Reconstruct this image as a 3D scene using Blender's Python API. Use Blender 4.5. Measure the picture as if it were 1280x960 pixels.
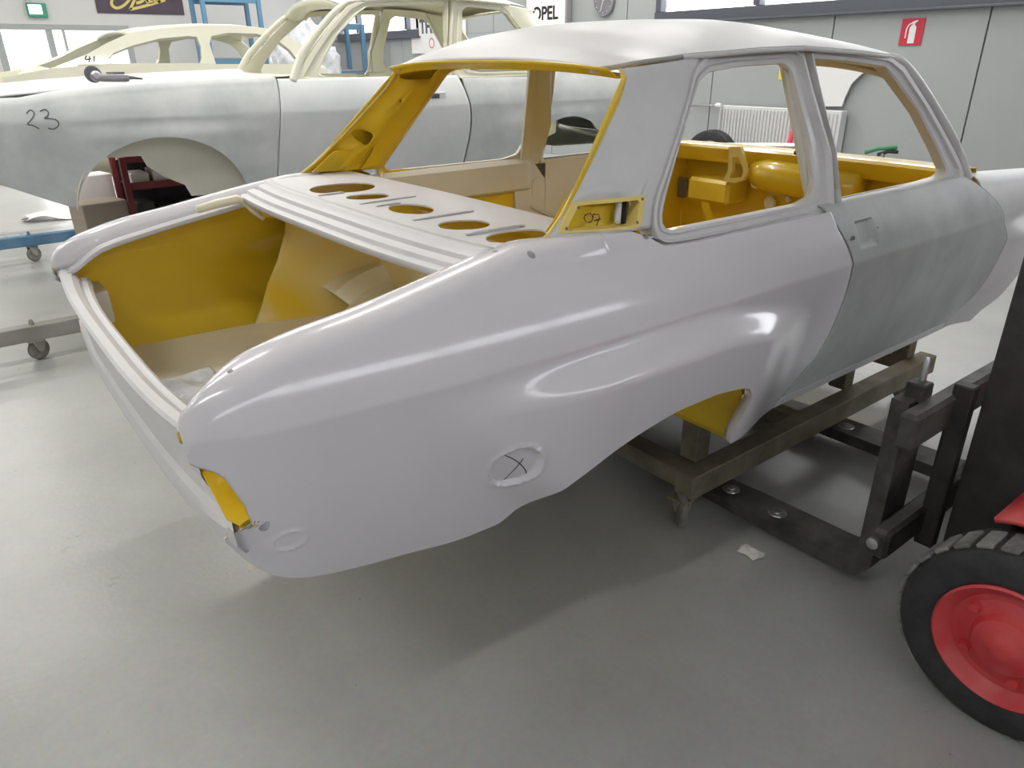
import bpy, bmesh, math, random
import numpy as np
from mathutils import Vector, Matrix
from mathutils.geometry import delaunay_2d_cdt
random.seed(7)
for o in list(bpy.data.objects): bpy.data.objects.remove(o)
SC = bpy.context.scene
COL = SC.collection

# ------------------------------------------------------------------ camera
GZ = 0.13                                   # the photographed body stands this much higher than on its own wheels
FPX = 905.0
CAMP = np.array([-0.185, -1.834, 1.3027 + GZ])
YAW, PITCH, ROLL = math.radians(52.39), math.radians(24.15), math.radians(-.56)
_f = np.array([math.cos(YAW)*math.cos(PITCH), math.sin(YAW)*math.cos(PITCH), -math.sin(PITCH)])
_r = np.cross(_f, [0, 0, 1]); _r /= np.linalg.norm(_r)
_u = np.cross(_r, _f)
_c, _s = math.cos(ROLL), math.sin(ROLL)
CR, CU = _c*_r + _s*_u, -_s*_r + _c*_u
cd = bpy.data.cameras.new('camera'); cam = bpy.data.objects.new('camera', cd); COL.objects.link(cam)
cd.sensor_width = 36; cd.lens = FPX/1280*36; cd.clip_start = .02; cd.clip_end = 200
m = Matrix.Identity(4)
for i in range(3):
    m[i][0], m[i][1], m[i][2], m[i][3] = CR[i], CU[i], -_f[i], CAMP[i]
cam.matrix_world = m
SC.camera = cam

# ------------------------------------------------------------------ world, exposure
SC.view_settings.view_transform = 'Standard'; SC.view_settings.look = 'None'
SC.view_settings.gamma = 1; SC.view_settings.use_curve_mapping = False
SC.view_settings.exposure = 0.66
W = bpy.data.worlds.new('sky'); SC.world = W; W.use_nodes = True
W.node_tree.nodes['Background'].inputs[0].default_value = (.95, .97, 1, 1)
W.node_tree.nodes['Background'].inputs[1].default_value = 3.6
LAMP_W = 30.0                               # watts of one ceiling lamp

# pixel -> point in the place (reading measurements off the photograph)
def ray(px, py):
    return (px-640)/FPX*CR - (py-480)/FPX*CU + _f
def un(px, py, axis, val, g=GZ):
    """point (car heights: floor at -GZ) seen at a pixel on the plane axis = val"""
    c = CAMP - np.array([0, 0, g]); d = ray(px, py)
    return c + (val-c[axis])/d[axis]*d
def unf(px, py, fn, sgn=-1):
    y = sgn*.7
    for _ in range(30):
        p = un(px, py, 1, y); y = sgn*fn(p[0], p[2])
    return un(px, py, 1, y)

# ------------------------------------------------------------------ materials
MATS = {}
def mat(name, col, rough=.5, metal=0., var=0., scale=6., col2=None, bump=0., bscale=40., rvar=0., spec=.5, coat=0., emit=None, estr=0., detail=6):
    m = bpy.data.materials.new(name); m.use_nodes = True; nt = m.node_tree; b = nt.nodes['Principled BSDF']
    b.inputs['Base Color'].default_value = (*col, 1); b.inputs['Roughness'].default_value = rough
    b.inputs['Metallic'].default_value = metal; b.inputs['Specular IOR Level'].default_value = spec
    if coat: b.inputs['Coat Weight'].default_value = coat; b.inputs['Coat Roughness'].default_value = .06
    tc = nt.nodes.new('ShaderNodeTexCoord')
    if var or col2 or rvar:
        n = nt.nodes.new('ShaderNodeTexNoise'); n.inputs['Scale'].default_value = scale; n.inputs['Detail'].default_value = detail
        n.inputs['Roughness'].default_value = .62
        nt.links.new(tc.outputs['Object'], n.inputs['Vector'])
        if var or col2:
            r = nt.nodes.new('ShaderNodeValToRGB'); r.color_ramp.elements[0].position = .33; r.color_ramp.elements[1].position = .68
            c2 = col2 or tuple(min(1, c*(1+var)) for c in col); c1 = col if col2 else tuple(c*(1-var) for c in col)
            r.color_ramp.elements[0].color = (*c1, 1); r.color_ramp.elements[1].color = (*c2, 1)
            nt.links.new(n.outputs['Fac'], r.inputs['Fac']); nt.links.new(r.outputs['Color'], b.inputs['Base Color'])
        if rvar:
            mp = nt.nodes.new('ShaderNodeMapRange'); mp.inputs[1].default_value = .3; mp.inputs[2].default_value = .7
            mp.inputs[3].default_value = max(.02, rough-rvar); mp.inputs[4].default_value = min(1, rough+rvar)
            nt.links.new(n.outputs['Fac'], mp.inputs[0]); nt.links.new(mp.outputs[0], b.inputs['Roughness'])
    if bump:
        n2 = nt.nodes.new('ShaderNodeTexNoise'); n2.inputs['Scale'].default_value = bscale; n2.inputs['Detail'].default_value = 4
        nt.links.new(tc.outputs['Object'], n2.inputs['Vector'])
        bp = nt.nodes.new('ShaderNodeBump'); bp.inputs['Strength'].default_value = bump; bp.inputs['Distance'].default_value = .01
        nt.links.new(n2.outputs['Fac'], bp.inputs['Height']); nt.links.new(bp.outputs['Normal'], b.inputs['Normal'])
    if emit: b.inputs['Emission Color'].default_value = (*emit, 1); b.inputs['Emission Strength'].default_value = estr
    MATS[name] = m; return m
mat('primer', (.70, .675, .705), .2, var=.02, scale=3, coat=.6)
mat('primer_matt', (.645, .635, .64), .42, var=.06, scale=5, rvar=.08)
mat('primer_sanded', (.40, .42, .42), .5, col2=(.58, .595, .585), scale=3.2)
mat('weld_grey', (.30, .30, .32), .5, var=.3, scale=60)
mat('hole_shade', (.17, .17, .19), .6)  # dark tone painting the shade inside holes and recesses
mat('yellow', (.80, .545, .03), .27, var=.06, scale=3, coat=.35)
mat('yellow_light', (.80, .62, .18), .35, var=.06, scale=5)
mat('cream', (.84, .79, .62), .38, var=.05, scale=4)
mat('beige', (.70, .675, .59), .42, var=.05, scale=4)
mat('overspray', (.80, .545, .03), .35, col2=(.84, .79, .62), scale=2.0, detail=2)
mat('cream_paint', (.78, .765, .62), .35, var=.03, scale=3, coat=.3)
mat('sanded_grey', (.47, .50, .50), .55, col2=(.66, .67, .66), scale=3.6)
mat('sanded_light', (.62, .65, .66), .5, col2=(.74, .75, .74), scale=3)
mat('underbody', (.03, .028, .025), .8)
mat('ink', (.012, .012, .014), .6)
mat('ink_grey', (.10, .105, .12), .7)
mat('rubber', (.035, .035, .037), .75, var=.3, scale=20, bump=.3, bscale=60)
mat('rubber_dusty', (.10, .10, .095), .85, col2=(.33, .33, .31), scale=9)
mat('red_paint', (.62, .04, .05), .42, col2=(.66, .11, .11), scale=7, bump=.05)
mat('black_steel', (.022, .020, .020), .55, col2=(.06, .055, .052), scale=9, bump=.2, bscale=30)
mat('worn_steel', (.03, .028, .026), .5, col2=(.12, .11, .10), scale=8, bump=.3, bscale=30)
mat('bright_steel', (.55, .55, .56), .3, metal=.9)
mat('dolly_brown', (.115, .098, .068), .65, col2=(.24, .21, .15), scale=7, bump=.15)
mat('dolly_beige', (.30, .29, .25), .65, col2=(.40, .39, .35), scale=6)
mat('dolly_blue', (.05, .13, .24), .55, col2=(.12, .24, .36), scale=6)
mat('caster_wheel', (.22, .20, .18), .6, var=.3, scale=20)
mat('grey_plastic', (.20, .20, .22), .5)
mat('alu', (.42, .40, .43), .35, metal=.6)
mat('dark_frame', (.085, .095, .115), .45)
mat('white_plastic', (.8, .8, .8), .4)
mat('radiator_white', (.66, .67, .67), .4)
mat('red_sign', (.55, .03, .06), .5)
mat('pink_red', (.80, .06, .12), .45)
mat('banner', (.085, .062, .085), .7, var=.1, scale=4)
mat('script_yellow', (.72, .58, .18), .6)
mat('sign_white', (.86, .85, .80), .5, emit=(1, .97, .9), estr=.35)
mat('sign_yellow', (.90, .80, .12), .5, emit=(1, .85, .1), estr=.35)
mat('rack_red', (.20, .03, .035), .55, var=.2)
mat('paper', (.75, .72, .70), .8); mat('box_blue', (.22, .33, .48), .7); mat('box_tan', (.42, .35, .28), .8); mat('box_dark', (.05, .045, .05), .7, var=.4)
mat('rack_blue', (.10, .22, .34), .5)
mat('exit_green', (.05, .30, .20), .5)
mat('exit_white', (.8, .9, .85), .5, emit=(.9, 1, .95), estr=1.2)
mat('plastic_film', (.62, .64, .68), .25, var=.25, scale=9, bump=.8, bscale=14)
mat('fence_green', (.05, .25, .12), .5)
mat('yellow_tag', (.75, .6, .1), .6)

def glass(name):
    m = bpy.data.materials.new(name); m.use_nodes = True; nt = m.node_tree
    nt.nodes.clear(); o = nt.nodes.new('ShaderNodeOutputMaterial'); mx = nt.nodes.new('ShaderNodeMixShader')
    t = nt.nodes.new('ShaderNodeBsdfTransparent'); g = nt.nodes.new('ShaderNodeBsdfGlossy'); g.inputs['Roughness'].default_value = .05
    mx.inputs[0].default_value = .08; nt.links.new(t.outputs[0], mx.inputs[1]); nt.links.new(g.outputs[0], mx.inputs[2]); nt.links.new(mx.outputs[0], o.inputs[0])
    MATS[name] = m
glass('glass')

def floor_mat():
    m = mat('floor', (.40, .405, .39), .38); nt = m.node_tree; b = nt.nodes['Principled BSDF']
    tc = [n for n in nt.nodes if n.type == 'TEX_COORD'][0]
    n1 = nt.nodes.new('ShaderNodeTexNoise'); n1.inputs['Scale'].default_value = .9; n1.inputs['Detail'].default_value = 8; n1.inputs['Roughness'].default_value = .65
    n2 = nt.nodes.new('ShaderNodeTexNoise'); n2.inputs['Scale'].default_value = 55; n2.inputs['Detail'].default_value = 3
    v = nt.nodes.new('ShaderNodeTexVoronoi'); v.inputs['Scale'].default_value = 9
    for n in (n1, n2, v): nt.links.new(tc.outputs['Object'], n.inputs['Vector'])
    r = nt.nodes.new('ShaderNodeValToRGB'); r.color_ramp.elements[0].position = .32; r.color_ramp.elements[1].position = .66
    r.color_ramp.elements[0].color = (.335, .335, .325, 1); r.color_ramp.elements[1].color = (.44, .445, .435, 1)
    nt.links.new(n1.outputs['Fac'], r.inputs['Fac'])
    sp = nt.nodes.new('ShaderNodeValToRGB'); sp.color_ramp.elements[0].position = .018; sp.color_ramp.elements[1].position = .035
    sp.color_ramp.elements[0].color = (.45, .45, .43, 1); sp.color_ramp.elements[1].color = (1, 1, 1, 1)
    nt.links.new(v.outputs['Distance'], sp.inputs['Fac'])
    mu = nt.nodes.new('ShaderNodeMix'); mu.data_type = 'RGBA'; mu.blend_type = 'MULTIPLY'; mu.inputs[0].default_value = .8
    nt.links.new(r.outputs['Color'], mu.inputs[6]); nt.links.new(sp.outputs['Color'], mu.inputs[7])
    m2 = nt.nodes.new('ShaderNodeMix'); m2.data_type = 'RGBA'; m2.blend_type = 'OVERLAY'; m2.inputs[0].default_value = .12
    nt.links.new(mu.outputs[2], m2.inputs[6]); nt.links.new(n2.outputs['Color'], m2.inputs[7])
    nt.links.new(m2.outputs[2], b.inputs['Base Color'])
    mp = nt.nodes.new('ShaderNodeMapRange'); mp.inputs[3].default_value = .18; mp.inputs[4].default_value = .42
    nt.links.new(n1.outputs['Fac'], mp.inputs[0]); nt.links.new(mp.outputs[0], b.inputs['Roughness'])
    bp = nt.nodes.new('ShaderNodeBump'); bp.inputs['Strength'].default_value = .05; bp.inputs['Distance'].default_value = .01
    nt.links.new(n2.outputs['Fac'], bp.inputs['Height']); nt.links.new(bp.outputs['Normal'], b.inputs['Normal'])
floor_mat()
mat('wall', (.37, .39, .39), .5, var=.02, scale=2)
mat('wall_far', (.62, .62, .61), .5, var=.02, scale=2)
mat('ceiling', (.62, .62, .61), .7)
mat('joint', (.25, .26, .27), .7)

# ------------------------------------------------------------------ mesh helpers
def link(name, me, mats, parent=None, smooth=False):
    if not isinstance(mats, (list, tuple)): mats = [mats]
    for k in mats: me.materials.append(MATS[k])
    o = bpy.data.objects.new(name, me); COL.objects.link(o)
    if parent: o.parent = parent
    if smooth:
        me.polygons.foreach_set('use_smooth', [True]*len(me.polygons))
    return o
def thing(name, label, cat, loc=(0, 0, 0), rz=0, group=None):
    o = bpy.data.objects.new(name, None); COL.objects.link(o); o.location = loc; o.rotation_euler = (0, 0, rz); o.empty_display_size = .1
    return tag(o, label, cat, group)
def tag(o, label, cat, group=None):
    o['label'] = label; o['category'] = cat
    if group: o['group'] = group
    return o
def struct(o):
    o['kind'] = 'structure'; return o
def sharpen(me, ang=38):
    bm = bmesh.new(); bm.from_mesh(me); a = math.radians(ang)
    for e in bm.edges:
        if len(e.link_faces) == 2 and e.calc_face_angle(0) > a: e.smooth = False
    bm.to_mesh(me); bm.free()
def from_py(name, vs, fs, mats, parent=None, smooth=False):
    me = bpy.data.meshes.new(name); me.from_pydata([tuple(map(float, v)) for v in vs], [], fs); me.update()
    return link(name, me, mats, parent, smooth)
def fixn(o, toward=None):
    bm = bmesh.new(); bm.from_mesh(o.data); bmesh.ops.recalc_face_normals(bm, faces=bm.faces); bm.to_mesh(o.data); bm.free(); return o
def solid(o, t, offset=-1, inner=None, rim=None):
    """sheet metal: real thickness; inner face may take the second material"""
    md = o.modifiers.new('sheet', 'SOLIDIFY'); md.thickness = t; md.offset = offset; md.use_even_offset = False
    if inner: 
        o.data.materials.append(MATS[inner]); md.material_offset = 1; md.material_offset_rim = 1 if rim else 0
    return o
def grid(name, P, mats, parent=None, flip=False, closed=False, smooth=True, thick=0, inner=None, offset=-1, cap=False):
    P = np.asarray(P, float); nu, nv = P.shape[:2]
    idx = np.arange(nu*nv).reshape(nu, nv); fs = []
    for i in range(nu-1 if not closed else nu):
        a, b = idx[i], idx[(i+1) % nu]
        for j in range(nv-1):
            q = (a[j], b[j], b[j+1], a[j+1]); fs.append(tuple(int(k) for k in (q[::-1] if flip else q)))
    o = from_py(name, P.reshape(-1, 3), fs, mats, parent, smooth)
    if smooth: sharpen(o.data)
    if thick: solid(o, thick, offset, inner)
    return o
def sides(s): return s < 0
def box(name, c, d, mats, parent=None, rz=0, bev=.004, rot=None):
    bm = bmesh.new(); bmesh.ops.create_cube(bm, size=1)
    bmesh.ops.scale(bm, vec=d, verts=bm.verts)
    if bev:
        bmesh.ops.bevel(bm, geom=bm.edges[:], offset=min(bev, min(d)*.3), segments=1, affect='EDGES')
    if rot is not None: bmesh.ops.transform(bm, matrix=rot.to_4x4(), verts=bm.verts)
    if rz: bmesh.ops.rotate(bm, matrix=Matrix.Rotation(rz, 3, 'Z'), verts=bm.verts)
    bmesh.ops.translate(bm, vec=c, verts=bm.verts)
    me = bpy.data.meshes.new(name); bm.to_mesh(me); bm.free()
    return link(name, me, mats, parent)
def beam(name, a, b, w, h, mats, parent=None, up=(0, 0, 1), bev=.004):
    a, b = Vector(a), Vector(b); d = (b-a); L = d.length; x = d.normalized(); u = Vector(up)
    y = u.cross(x).normalized(); z = x.cross(y)
    R = Matrix((x, y, z)).transposed()
    return box(name, (a+b)/2, (L, w, h), mats, parent, bev=bev, rot=R)
def tube(name, pts, r, mats, parent=None, n=8, closed=False, smooth=True, flat=1.0):
    pts = [Vector(p) for p in pts]; N = len(pts); rr = [float(k) for k in r] if hasattr(r, '__len__') else [float(r)]*N
    rows = []; prev = None
    for i in range(N):
        t = (pts[(i+1) % N if closed else min(i+1, N-1)] - pts[(i-1) % N if closed else max(i-1, 0)]).normalized()
        if prev is None:
            k = Vector((0, 0, 1)) if abs(t.z) < .9 else Vector((1, 0, 0)); a = t.cross(k).normalized()
        else: a = (prev - t*prev.dot(t)).normalized()
        prev = a; b = t.cross(a)
        rows.append([pts[i] + rr[i]*(math.cos(2*math.pi*j/n)*a + flat*math.sin(2*math.pi*j/n)*b) for j in range(n)])
    vs = [v for row in rows for v in row]; fs = []
    for i in range(N if closed else N-1):
        i2 = (i+1) % N
        for j in range(n): fs.append((i*n+j, i*n+(j+1) % n, i2*n+(j+1) % n, i2*n+j))
    if not closed: fs.append(tuple(range(n))[::-1]); fs.append(tuple((N-1)*n+j for j in range(n)))
    return fixn(from_py(name, vs, fs, mats, parent, smooth))
def lathe(name, prof, c, axis, mats, parent=None, n=32, smooth=True, caps=True):
    """profile (radius, height along axis) turned about an axis; open ends closed"""
    ax = Vector(axis).normalized(); k = Vector((0, 0, 1)) if abs(ax.z) < .9 else Vector((1, 0, 0))
    a = ax.cross(k).normalized(); b = ax.cross(a); c = Vector(c)
    vs = []; fs = []
    for r, h in prof:
        for j in range(n): vs.append(c + ax*h + r*(math.cos(2*math.pi*j/n)*a + math.sin(2*math.pi*j/n)*b))
    for i in range(len(prof)-1):
        for j in range(n): fs.append((i*n+j, i*n+(j+1) % n, (i+1)*n+(j+1) % n, (i+1)*n+j))
    if caps and prof[0][0] > 1e-4: fs.append(tuple(range(n))[::-1])
    if caps and prof[-1][0] > 1e-4: fs.append(tuple((len(prof)-1)*n+j for j in range(n)))
    o = from_py(name, vs, fs, mats, parent, smooth)
    bm = bmesh.new(); bm.from_mesh(o.data); bmesh.ops.remove_doubles(bm, verts=bm.verts, dist=1e-6); bmesh.ops.recalc_face_normals(bm, faces=bm.faces); bm.to_mesh(o.data); bm.free()
    if smooth: sharpen(o.data)
    return o
def cdt(outer, holes, step=0):
    V = [Vector(p) for p in outer]; n0 = len(V)
    for h in holes:
        V += [Vector(p) for p in h]
    if step:
        xs = [p[0] for p in outer]; ys = [p[1] for p in outer]; poly = outer
        def inside(p, q):
            c = False; j = len(q)-1
            for i in range(len(q)):
                if (q[i][1] > p[1]) != (q[j][1] > p[1]) and p[0] < (q[j][0]-q[i][0])*(p[1]-q[i][1])/(q[j][1]-q[i][1])+q[i][0]: c = not c
                j = i
            return c
        x = min(xs)+step/2
        while x < max(xs):
            y = min(ys)+step/2
            while y < max(ys):
                if inside((x, y), poly) and not any(inside((x, y), h) for h in holes): V.append(Vector((x, y)))
                y += step
            x += step
    F = [list(range(n0))]; b = n0
    for h in holes: F.append(list(range(b, b+len(h)))); b += len(h)
    vs, es, fs, *_ = delaunay_2d_cdt(V, [], F, 2, 1e-6)
    return [tuple(v) for v in vs], [tuple(f) for f in fs]
def panel(name, outer, holes, fn, mats, parent=None, thick=.004, step=0, inner=None, offset=-1, smooth=False, face=None):
    vs, fs = cdt(outer, holes, step)
    P = [fn(u, v) for u, v in vs]
    o = from_py(name, P, fs, mats, parent, smooth)
    if face is not None:                                  # make the panel face a direction
        n = sum((p.normal*p.area for p in o.data.polygons), Vector())
        if n.dot(Vector(face)) < 0: o.data.flip_normals()
    if thick: solid(o, thick, offset, inner)
    return o
def ell(cx, cy, a, b, n=20, rot=0, p=2.0):
    out = []
    for i in range(n):
        t = 2*math.pi*i/n; c, s = math.cos(t), math.sin(t)
        x = a*math.copysign(abs(c)**(2/p), c); y = b*math.copysign(abs(s)**(2/p), s)
        out.append((cx+x*math.cos(rot)-y*math.sin(rot), cy+x*math.sin(rot)+y*math.cos(rot)))
    return out
def ss(a, b, x):
    t = np.clip((np.asarray(x, float)-a)/(b-a), 0, 1); return t*t*(3-2*t)
def hermite(xs, ys):
    xs = np.array(xs, float); ys = np.array(ys, float); d = np.diff(ys)/np.diff(xs); mm = np.zeros(len(xs))
    mm[0], mm[-1] = d[0], d[-1]
    for i in range(1, len(xs)-1): mm[i] = 0 if d[i-1]*d[i] <= 0 else 2*d[i-1]*d[i]/(d[i-1]+d[i])
    def f(x):
        x = np.clip(np.asarray(x, float), xs[0], xs[-1]); i = np.clip(np.searchsorted(xs, x)-1, 0, len(xs)-2)
        h = xs[i+1]-xs[i]; t = (x-xs[i])/h
        return (2*t**3-3*t**2+1)*ys[i]+(t**3-2*t**2+t)*h*mm[i]+(-2*t**3+3*t**2)*ys[i+1]+(t**3-t**2)*h*mm[i+1]
    return f
def resample_angle(poly, c, n):
    """closed loop -> n points at equal angles about c"""
    pts = []
    P = [np.array(p, float) for p in poly]; c = np.array(c, float)
    for k in range(n):
        a = 2*math.pi*k/n; d = np.array([math.cos(a), math.sin(a)]); best = None
        for i in range(len(P)):
            p, q = P[i]-c, P[(i+1) % len(P)]-c; e = q-p
            den = d[0]*e[1]-d[1]*e[0]
            if abs(den) < 1e-12: continue
            t = (p[0]*e[1]-p[1]*e[0])/den; u = (p[0]*d[1]-p[1]*d[0])/den
            if t > 0 and -1e-9 <= u <= 1+1e-9 and (best is None or t > best): best = t
        pts.append(c+d*(best or 0))
    return pts
def chaikin(poly, it=2, closed=True):
    P = [np.array(p, float) for p in poly]
    for _ in range(it):
        Q = []
        for i in range(len(P) if closed else len(P)-1):
            a, b = P[i], P[(i+1) % len(P)]; Q += [a*.75+b*.25, a*.25+b*.75]
        if not closed: Q = [P[0]]+Q+[P[-1]]
        P = Q
    return P
def stroke(name, lines, fn, w, mats, parent=None):
    """pen strokes: flat ribbons in a (u,v) plane mapped on a surface, a hair above it"""
    vs = []; fs = []
    for ln in lines:
        P = chaikin(ln, 2, False) if len(ln) > 2 else [np.array(p, float) for p in ln]
        b = len(vs)
        for i in range(len(P)):
            t = P[min(i+1, len(P)-1)]-P[max(i-1, 0)]; t = t/ (np.linalg.norm(t)+1e-9); nrm = np.array([-t[1], t[0]])*w/2
            vs.append(fn(*(P[i]+nrm))); vs.append(fn(*(P[i]-nrm)))
        for i in range(len(P)-1): fs.append((b+2*i, b+2*i+1, b+2*i+3, b+2*i+2))
    return from_py(name, vs, fs, mats, parent)
def text(name, s, size, mats, parent, M4, ext=.002, align='CENTER', bold=.0):
    cu = bpy.data.curves.new('tmp', 'FONT'); cu.body = s; cu.size = size; cu.extrude = ext; cu.offset = bold; cu.align_x = align; cu.align_y = 'CENTER'
    to = bpy.data.objects.new('tmp', cu); COL.objects.link(to)
    dg = bpy.context.evaluated_depsgraph_get(); me = bpy.data.meshes.new_from_object(to.evaluated_get(dg))
    bpy.data.objects.remove(to); me.transform(M4); me.materials.clear()
    return link(name, me, mats, parent)
# ------------------------------------------------------------------ the room
X0, X1, Y0, Y1, HZ = -5.5, 8.0, -6.0, 16.0, 4.2
def unw(px, py, axis, val): return un(px, py, axis, val, 0.0)     # world heights (floor at 0)
struct(box('floor', ((X0+X1)/2, (Y0+Y1)/2, -.05), (X1-X0+.6, Y1-Y0+.6, .1), 'floor', bev=0))
struct(box('ceiling', ((X0+X1)/2, (Y0+Y1)/2, HZ+.05), (X1-X0+.6, Y1-Y0+.6, .1), 'ceiling', bev=0))
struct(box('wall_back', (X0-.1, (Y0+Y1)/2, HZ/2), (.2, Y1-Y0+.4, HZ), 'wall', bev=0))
# front wall (x = 8) with two window bands, clad in tall sandwich panels
WZ0, WZ1 = 1.86, 3.35
wins = [(-3.2, 5.55), (11.6, 15.2)]
wf = struct(box('wall_front', (X1+.12, (Y0+Y1)/2, WZ0/2), (.14, Y1-Y0+.4, WZ0), 'joint', bev=0))
struct(box('wall_front_upper', (X1+.12, (Y0+Y1)/2, (WZ1+HZ)/2), (.14, Y1-Y0+.4, HZ-WZ1), 'joint', bev=0))
for a, b in ((Y0-.2, -3.2), (5.55, 11.6), (15.2, Y1+.2)):
    struct(box('wall_front_pier', (X1+.12, (a+b)/2, (WZ0+WZ1)/2), (.14, b-a, WZ1-WZ0), 'joint', bev=0))
seams = [1.41+1.56*k for k in range(-5, 10)]
seams = [y for y in seams if Y0 < y < Y1]; seams = [Y0]+seams+[Y1]
g = .007
for a, b in zip(seams[:-1], seams[1:]):
    for lo, hi in ((0, WZ0), (WZ1, HZ)):
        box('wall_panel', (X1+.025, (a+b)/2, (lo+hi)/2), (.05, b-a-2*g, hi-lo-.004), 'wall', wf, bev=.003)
    segs = [(a, b)]
    for w0, w1 in wins:
        ns = []
        for p, q in segs:
            if q <= w0 or p >= w1: ns.append((p, q)); continue
            if p < w0: ns.append((p, w0))
            if q > w1: ns.append((w1, q))
        segs = ns
    for p, q in segs:
        if q-p > .05: box('wall_panel', (X1+.025, (p+q)/2, (WZ0+WZ1)/2), (.05, q-p-2*g, WZ1-WZ0), 'wall', wf, bev=.003)
def window(name, a, b, mull):
    w = struct(box(name, (X1+.03, (a+b)/2, WZ0+.06), (.14, b-a, .13), 'dark_frame'))
    box('window_frame', (X1+.03, (a+b)/2, WZ1-.06), (.14, b-a, .13), 'dark_frame', w)
    ys = [a+.05]+mull+[b-.05]
    for y in ys: box('mullion', (X1+.03, y, (WZ0+WZ1)/2), (.12, .09, WZ1-WZ0-.26), 'dark_frame', w)
    for p, q in zip(ys[:-1], ys[1:]): box('pane', (X1+.05, (p+q)/2, (WZ0+WZ1)/2), (.012, q-p-.09, WZ1-WZ0-.26), 'glass', w, bev=0)
    box('window_sill', (X1-.03, (a+b)/2, WZ0-.012), (.12, b-a+.1, .024), 'dark_frame', w)
window('window_1', *wins[0], [-1.4, .4, 2.2, 3.98])
window('window_2', *wins[1], [12.1, 13.2, 14.2])
# far wall (y = 16) with glazed double door and a low window
dx0, dx1, dz = 1.40, 3.75, 2.13
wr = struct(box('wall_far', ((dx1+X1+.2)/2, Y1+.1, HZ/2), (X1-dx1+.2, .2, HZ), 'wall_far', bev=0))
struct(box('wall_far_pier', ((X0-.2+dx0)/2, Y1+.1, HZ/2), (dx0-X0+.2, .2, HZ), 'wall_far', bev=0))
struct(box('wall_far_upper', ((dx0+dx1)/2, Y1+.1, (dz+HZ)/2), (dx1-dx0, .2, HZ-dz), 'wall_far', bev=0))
door = struct(box('door_1', ((dx0+dx1)/2, Y1+.05, dz-.05), (dx1-dx0, .12, .1), 'wall', bev=.01))
for x in (dx0+.05, 2.30, 2.55, dx1-.05): box('door_post', (x, Y1+.05, dz/2-.05), (.12 if x != 2.55 else .05, .12, dz-.1), 'wall', door, bev=.01)
box('door_rail', ((dx0+2.3)/2, Y1+.05, .25), (2.3-dx0-.17, .10, .5), 'wall', door)
box('door_rail', ((2.55+dx1)/2, Y1+.05, .45), (dx1-2.55-.17, .10, .9), 'wall', door)
for a, b, z in ((dx0+.11, 2.24, .5), (2.575, dx1-.11, .9)): box('pane', ((a+b)/2, Y1+.05, (z+dz-.1)/2), (b-a, .012, dz-.1-z), 'glass', door, bev=0)
# side wall behind the viewer
VZ0, VZ1 = 2.55, 3.55
struct(box('wall_right', ((X0+X1)/2, Y0-.1, VZ0/2), (X1-X0+.4, .2, VZ0), 'wall', bev=0))
struct(box('wall_right_upper', ((X0+X1)/2, Y0-.1, (VZ1+HZ)/2), (X1-X0+.4, .2, HZ-VZ1), 'wall', bev=0))
for a, b in ((X0-.2, -4.5), (6.5, X1+.2)): struct(box('wall_right_pier', ((a+b)/2, Y0-.1, (VZ0+VZ1)/2), (b-a, .2, VZ1-VZ0), 'wall', bev=0))
w3 = struct(box('assumed_window', (1, Y0-.05, VZ0+.05), (11, .14, .1), 'dark_frame'))  # unseen window band, assumed here to add fill light from behind the viewer
box('window_frame', (1, Y0-.05, VZ1-.05), (11, .14, .1), 'dark_frame', w3)
xs = [-4.45+10.9*k/6 for k in range(7)]
for x in xs: box('mullion', (x, Y0-.05, (VZ0+VZ1)/2), (.09, .12, VZ1-VZ0-.2), 'dark_frame', w3)
for p, q in zip(xs[:-1], xs[1:]): box('pane', ((p+q)/2, Y0-.05, (VZ0+VZ1)/2), (q-p-.09, .012, VZ1-VZ0-.2), 'glass', w3, bev=0)

# ceiling lamps: long twin-tube battens
lamp_n = 0
def ceiling_lamp(x, y):
    global lamp_n; lamp_n += 1
    t = thing('ceiling_lamp', 'long white twin-tube batten lamp on the workshop ceiling, outside the frame', 'lamp', (x, y, HZ-.10), 0, 'ceiling batten lamps')
    box('housing', (0, 0, .06), (1.55, .16, .07), 'white_plastic', t, bev=.01)
    for dy in (-.045, .045): tube('tube', [(-.75, dy, .0), (.75, dy, .0)], .013, 'exit_white', t, n=8)
    for dx in (-.77, .77): box('end_cap', (dx, 0, .01), (.02, .15, .05), 'white_plastic', t)
    ld = bpy.data.lights.new('tube_light', 'AREA'); ld.shape = 'RECTANGLE'; ld.size = 1.5; ld.size_y = .14; ld.energy = LAMP_W; ld.color = (1, .97, .93)
    lo = bpy.data.objects.new('tube_light', ld); COL.objects.link(lo); lo.parent = t; lo.location = (0, 0, -.02)
for y in (-1.4, 2.2, 6.0, 9.4, 12.8):
    for x in ((-2.4,) if y < 0 else (-3.2, -.6, 2.0, 4.6, 7.0)):  # the lone lamp on the viewer's side is added to brighten the boot
        ceiling_lamp(x, y)
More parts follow.
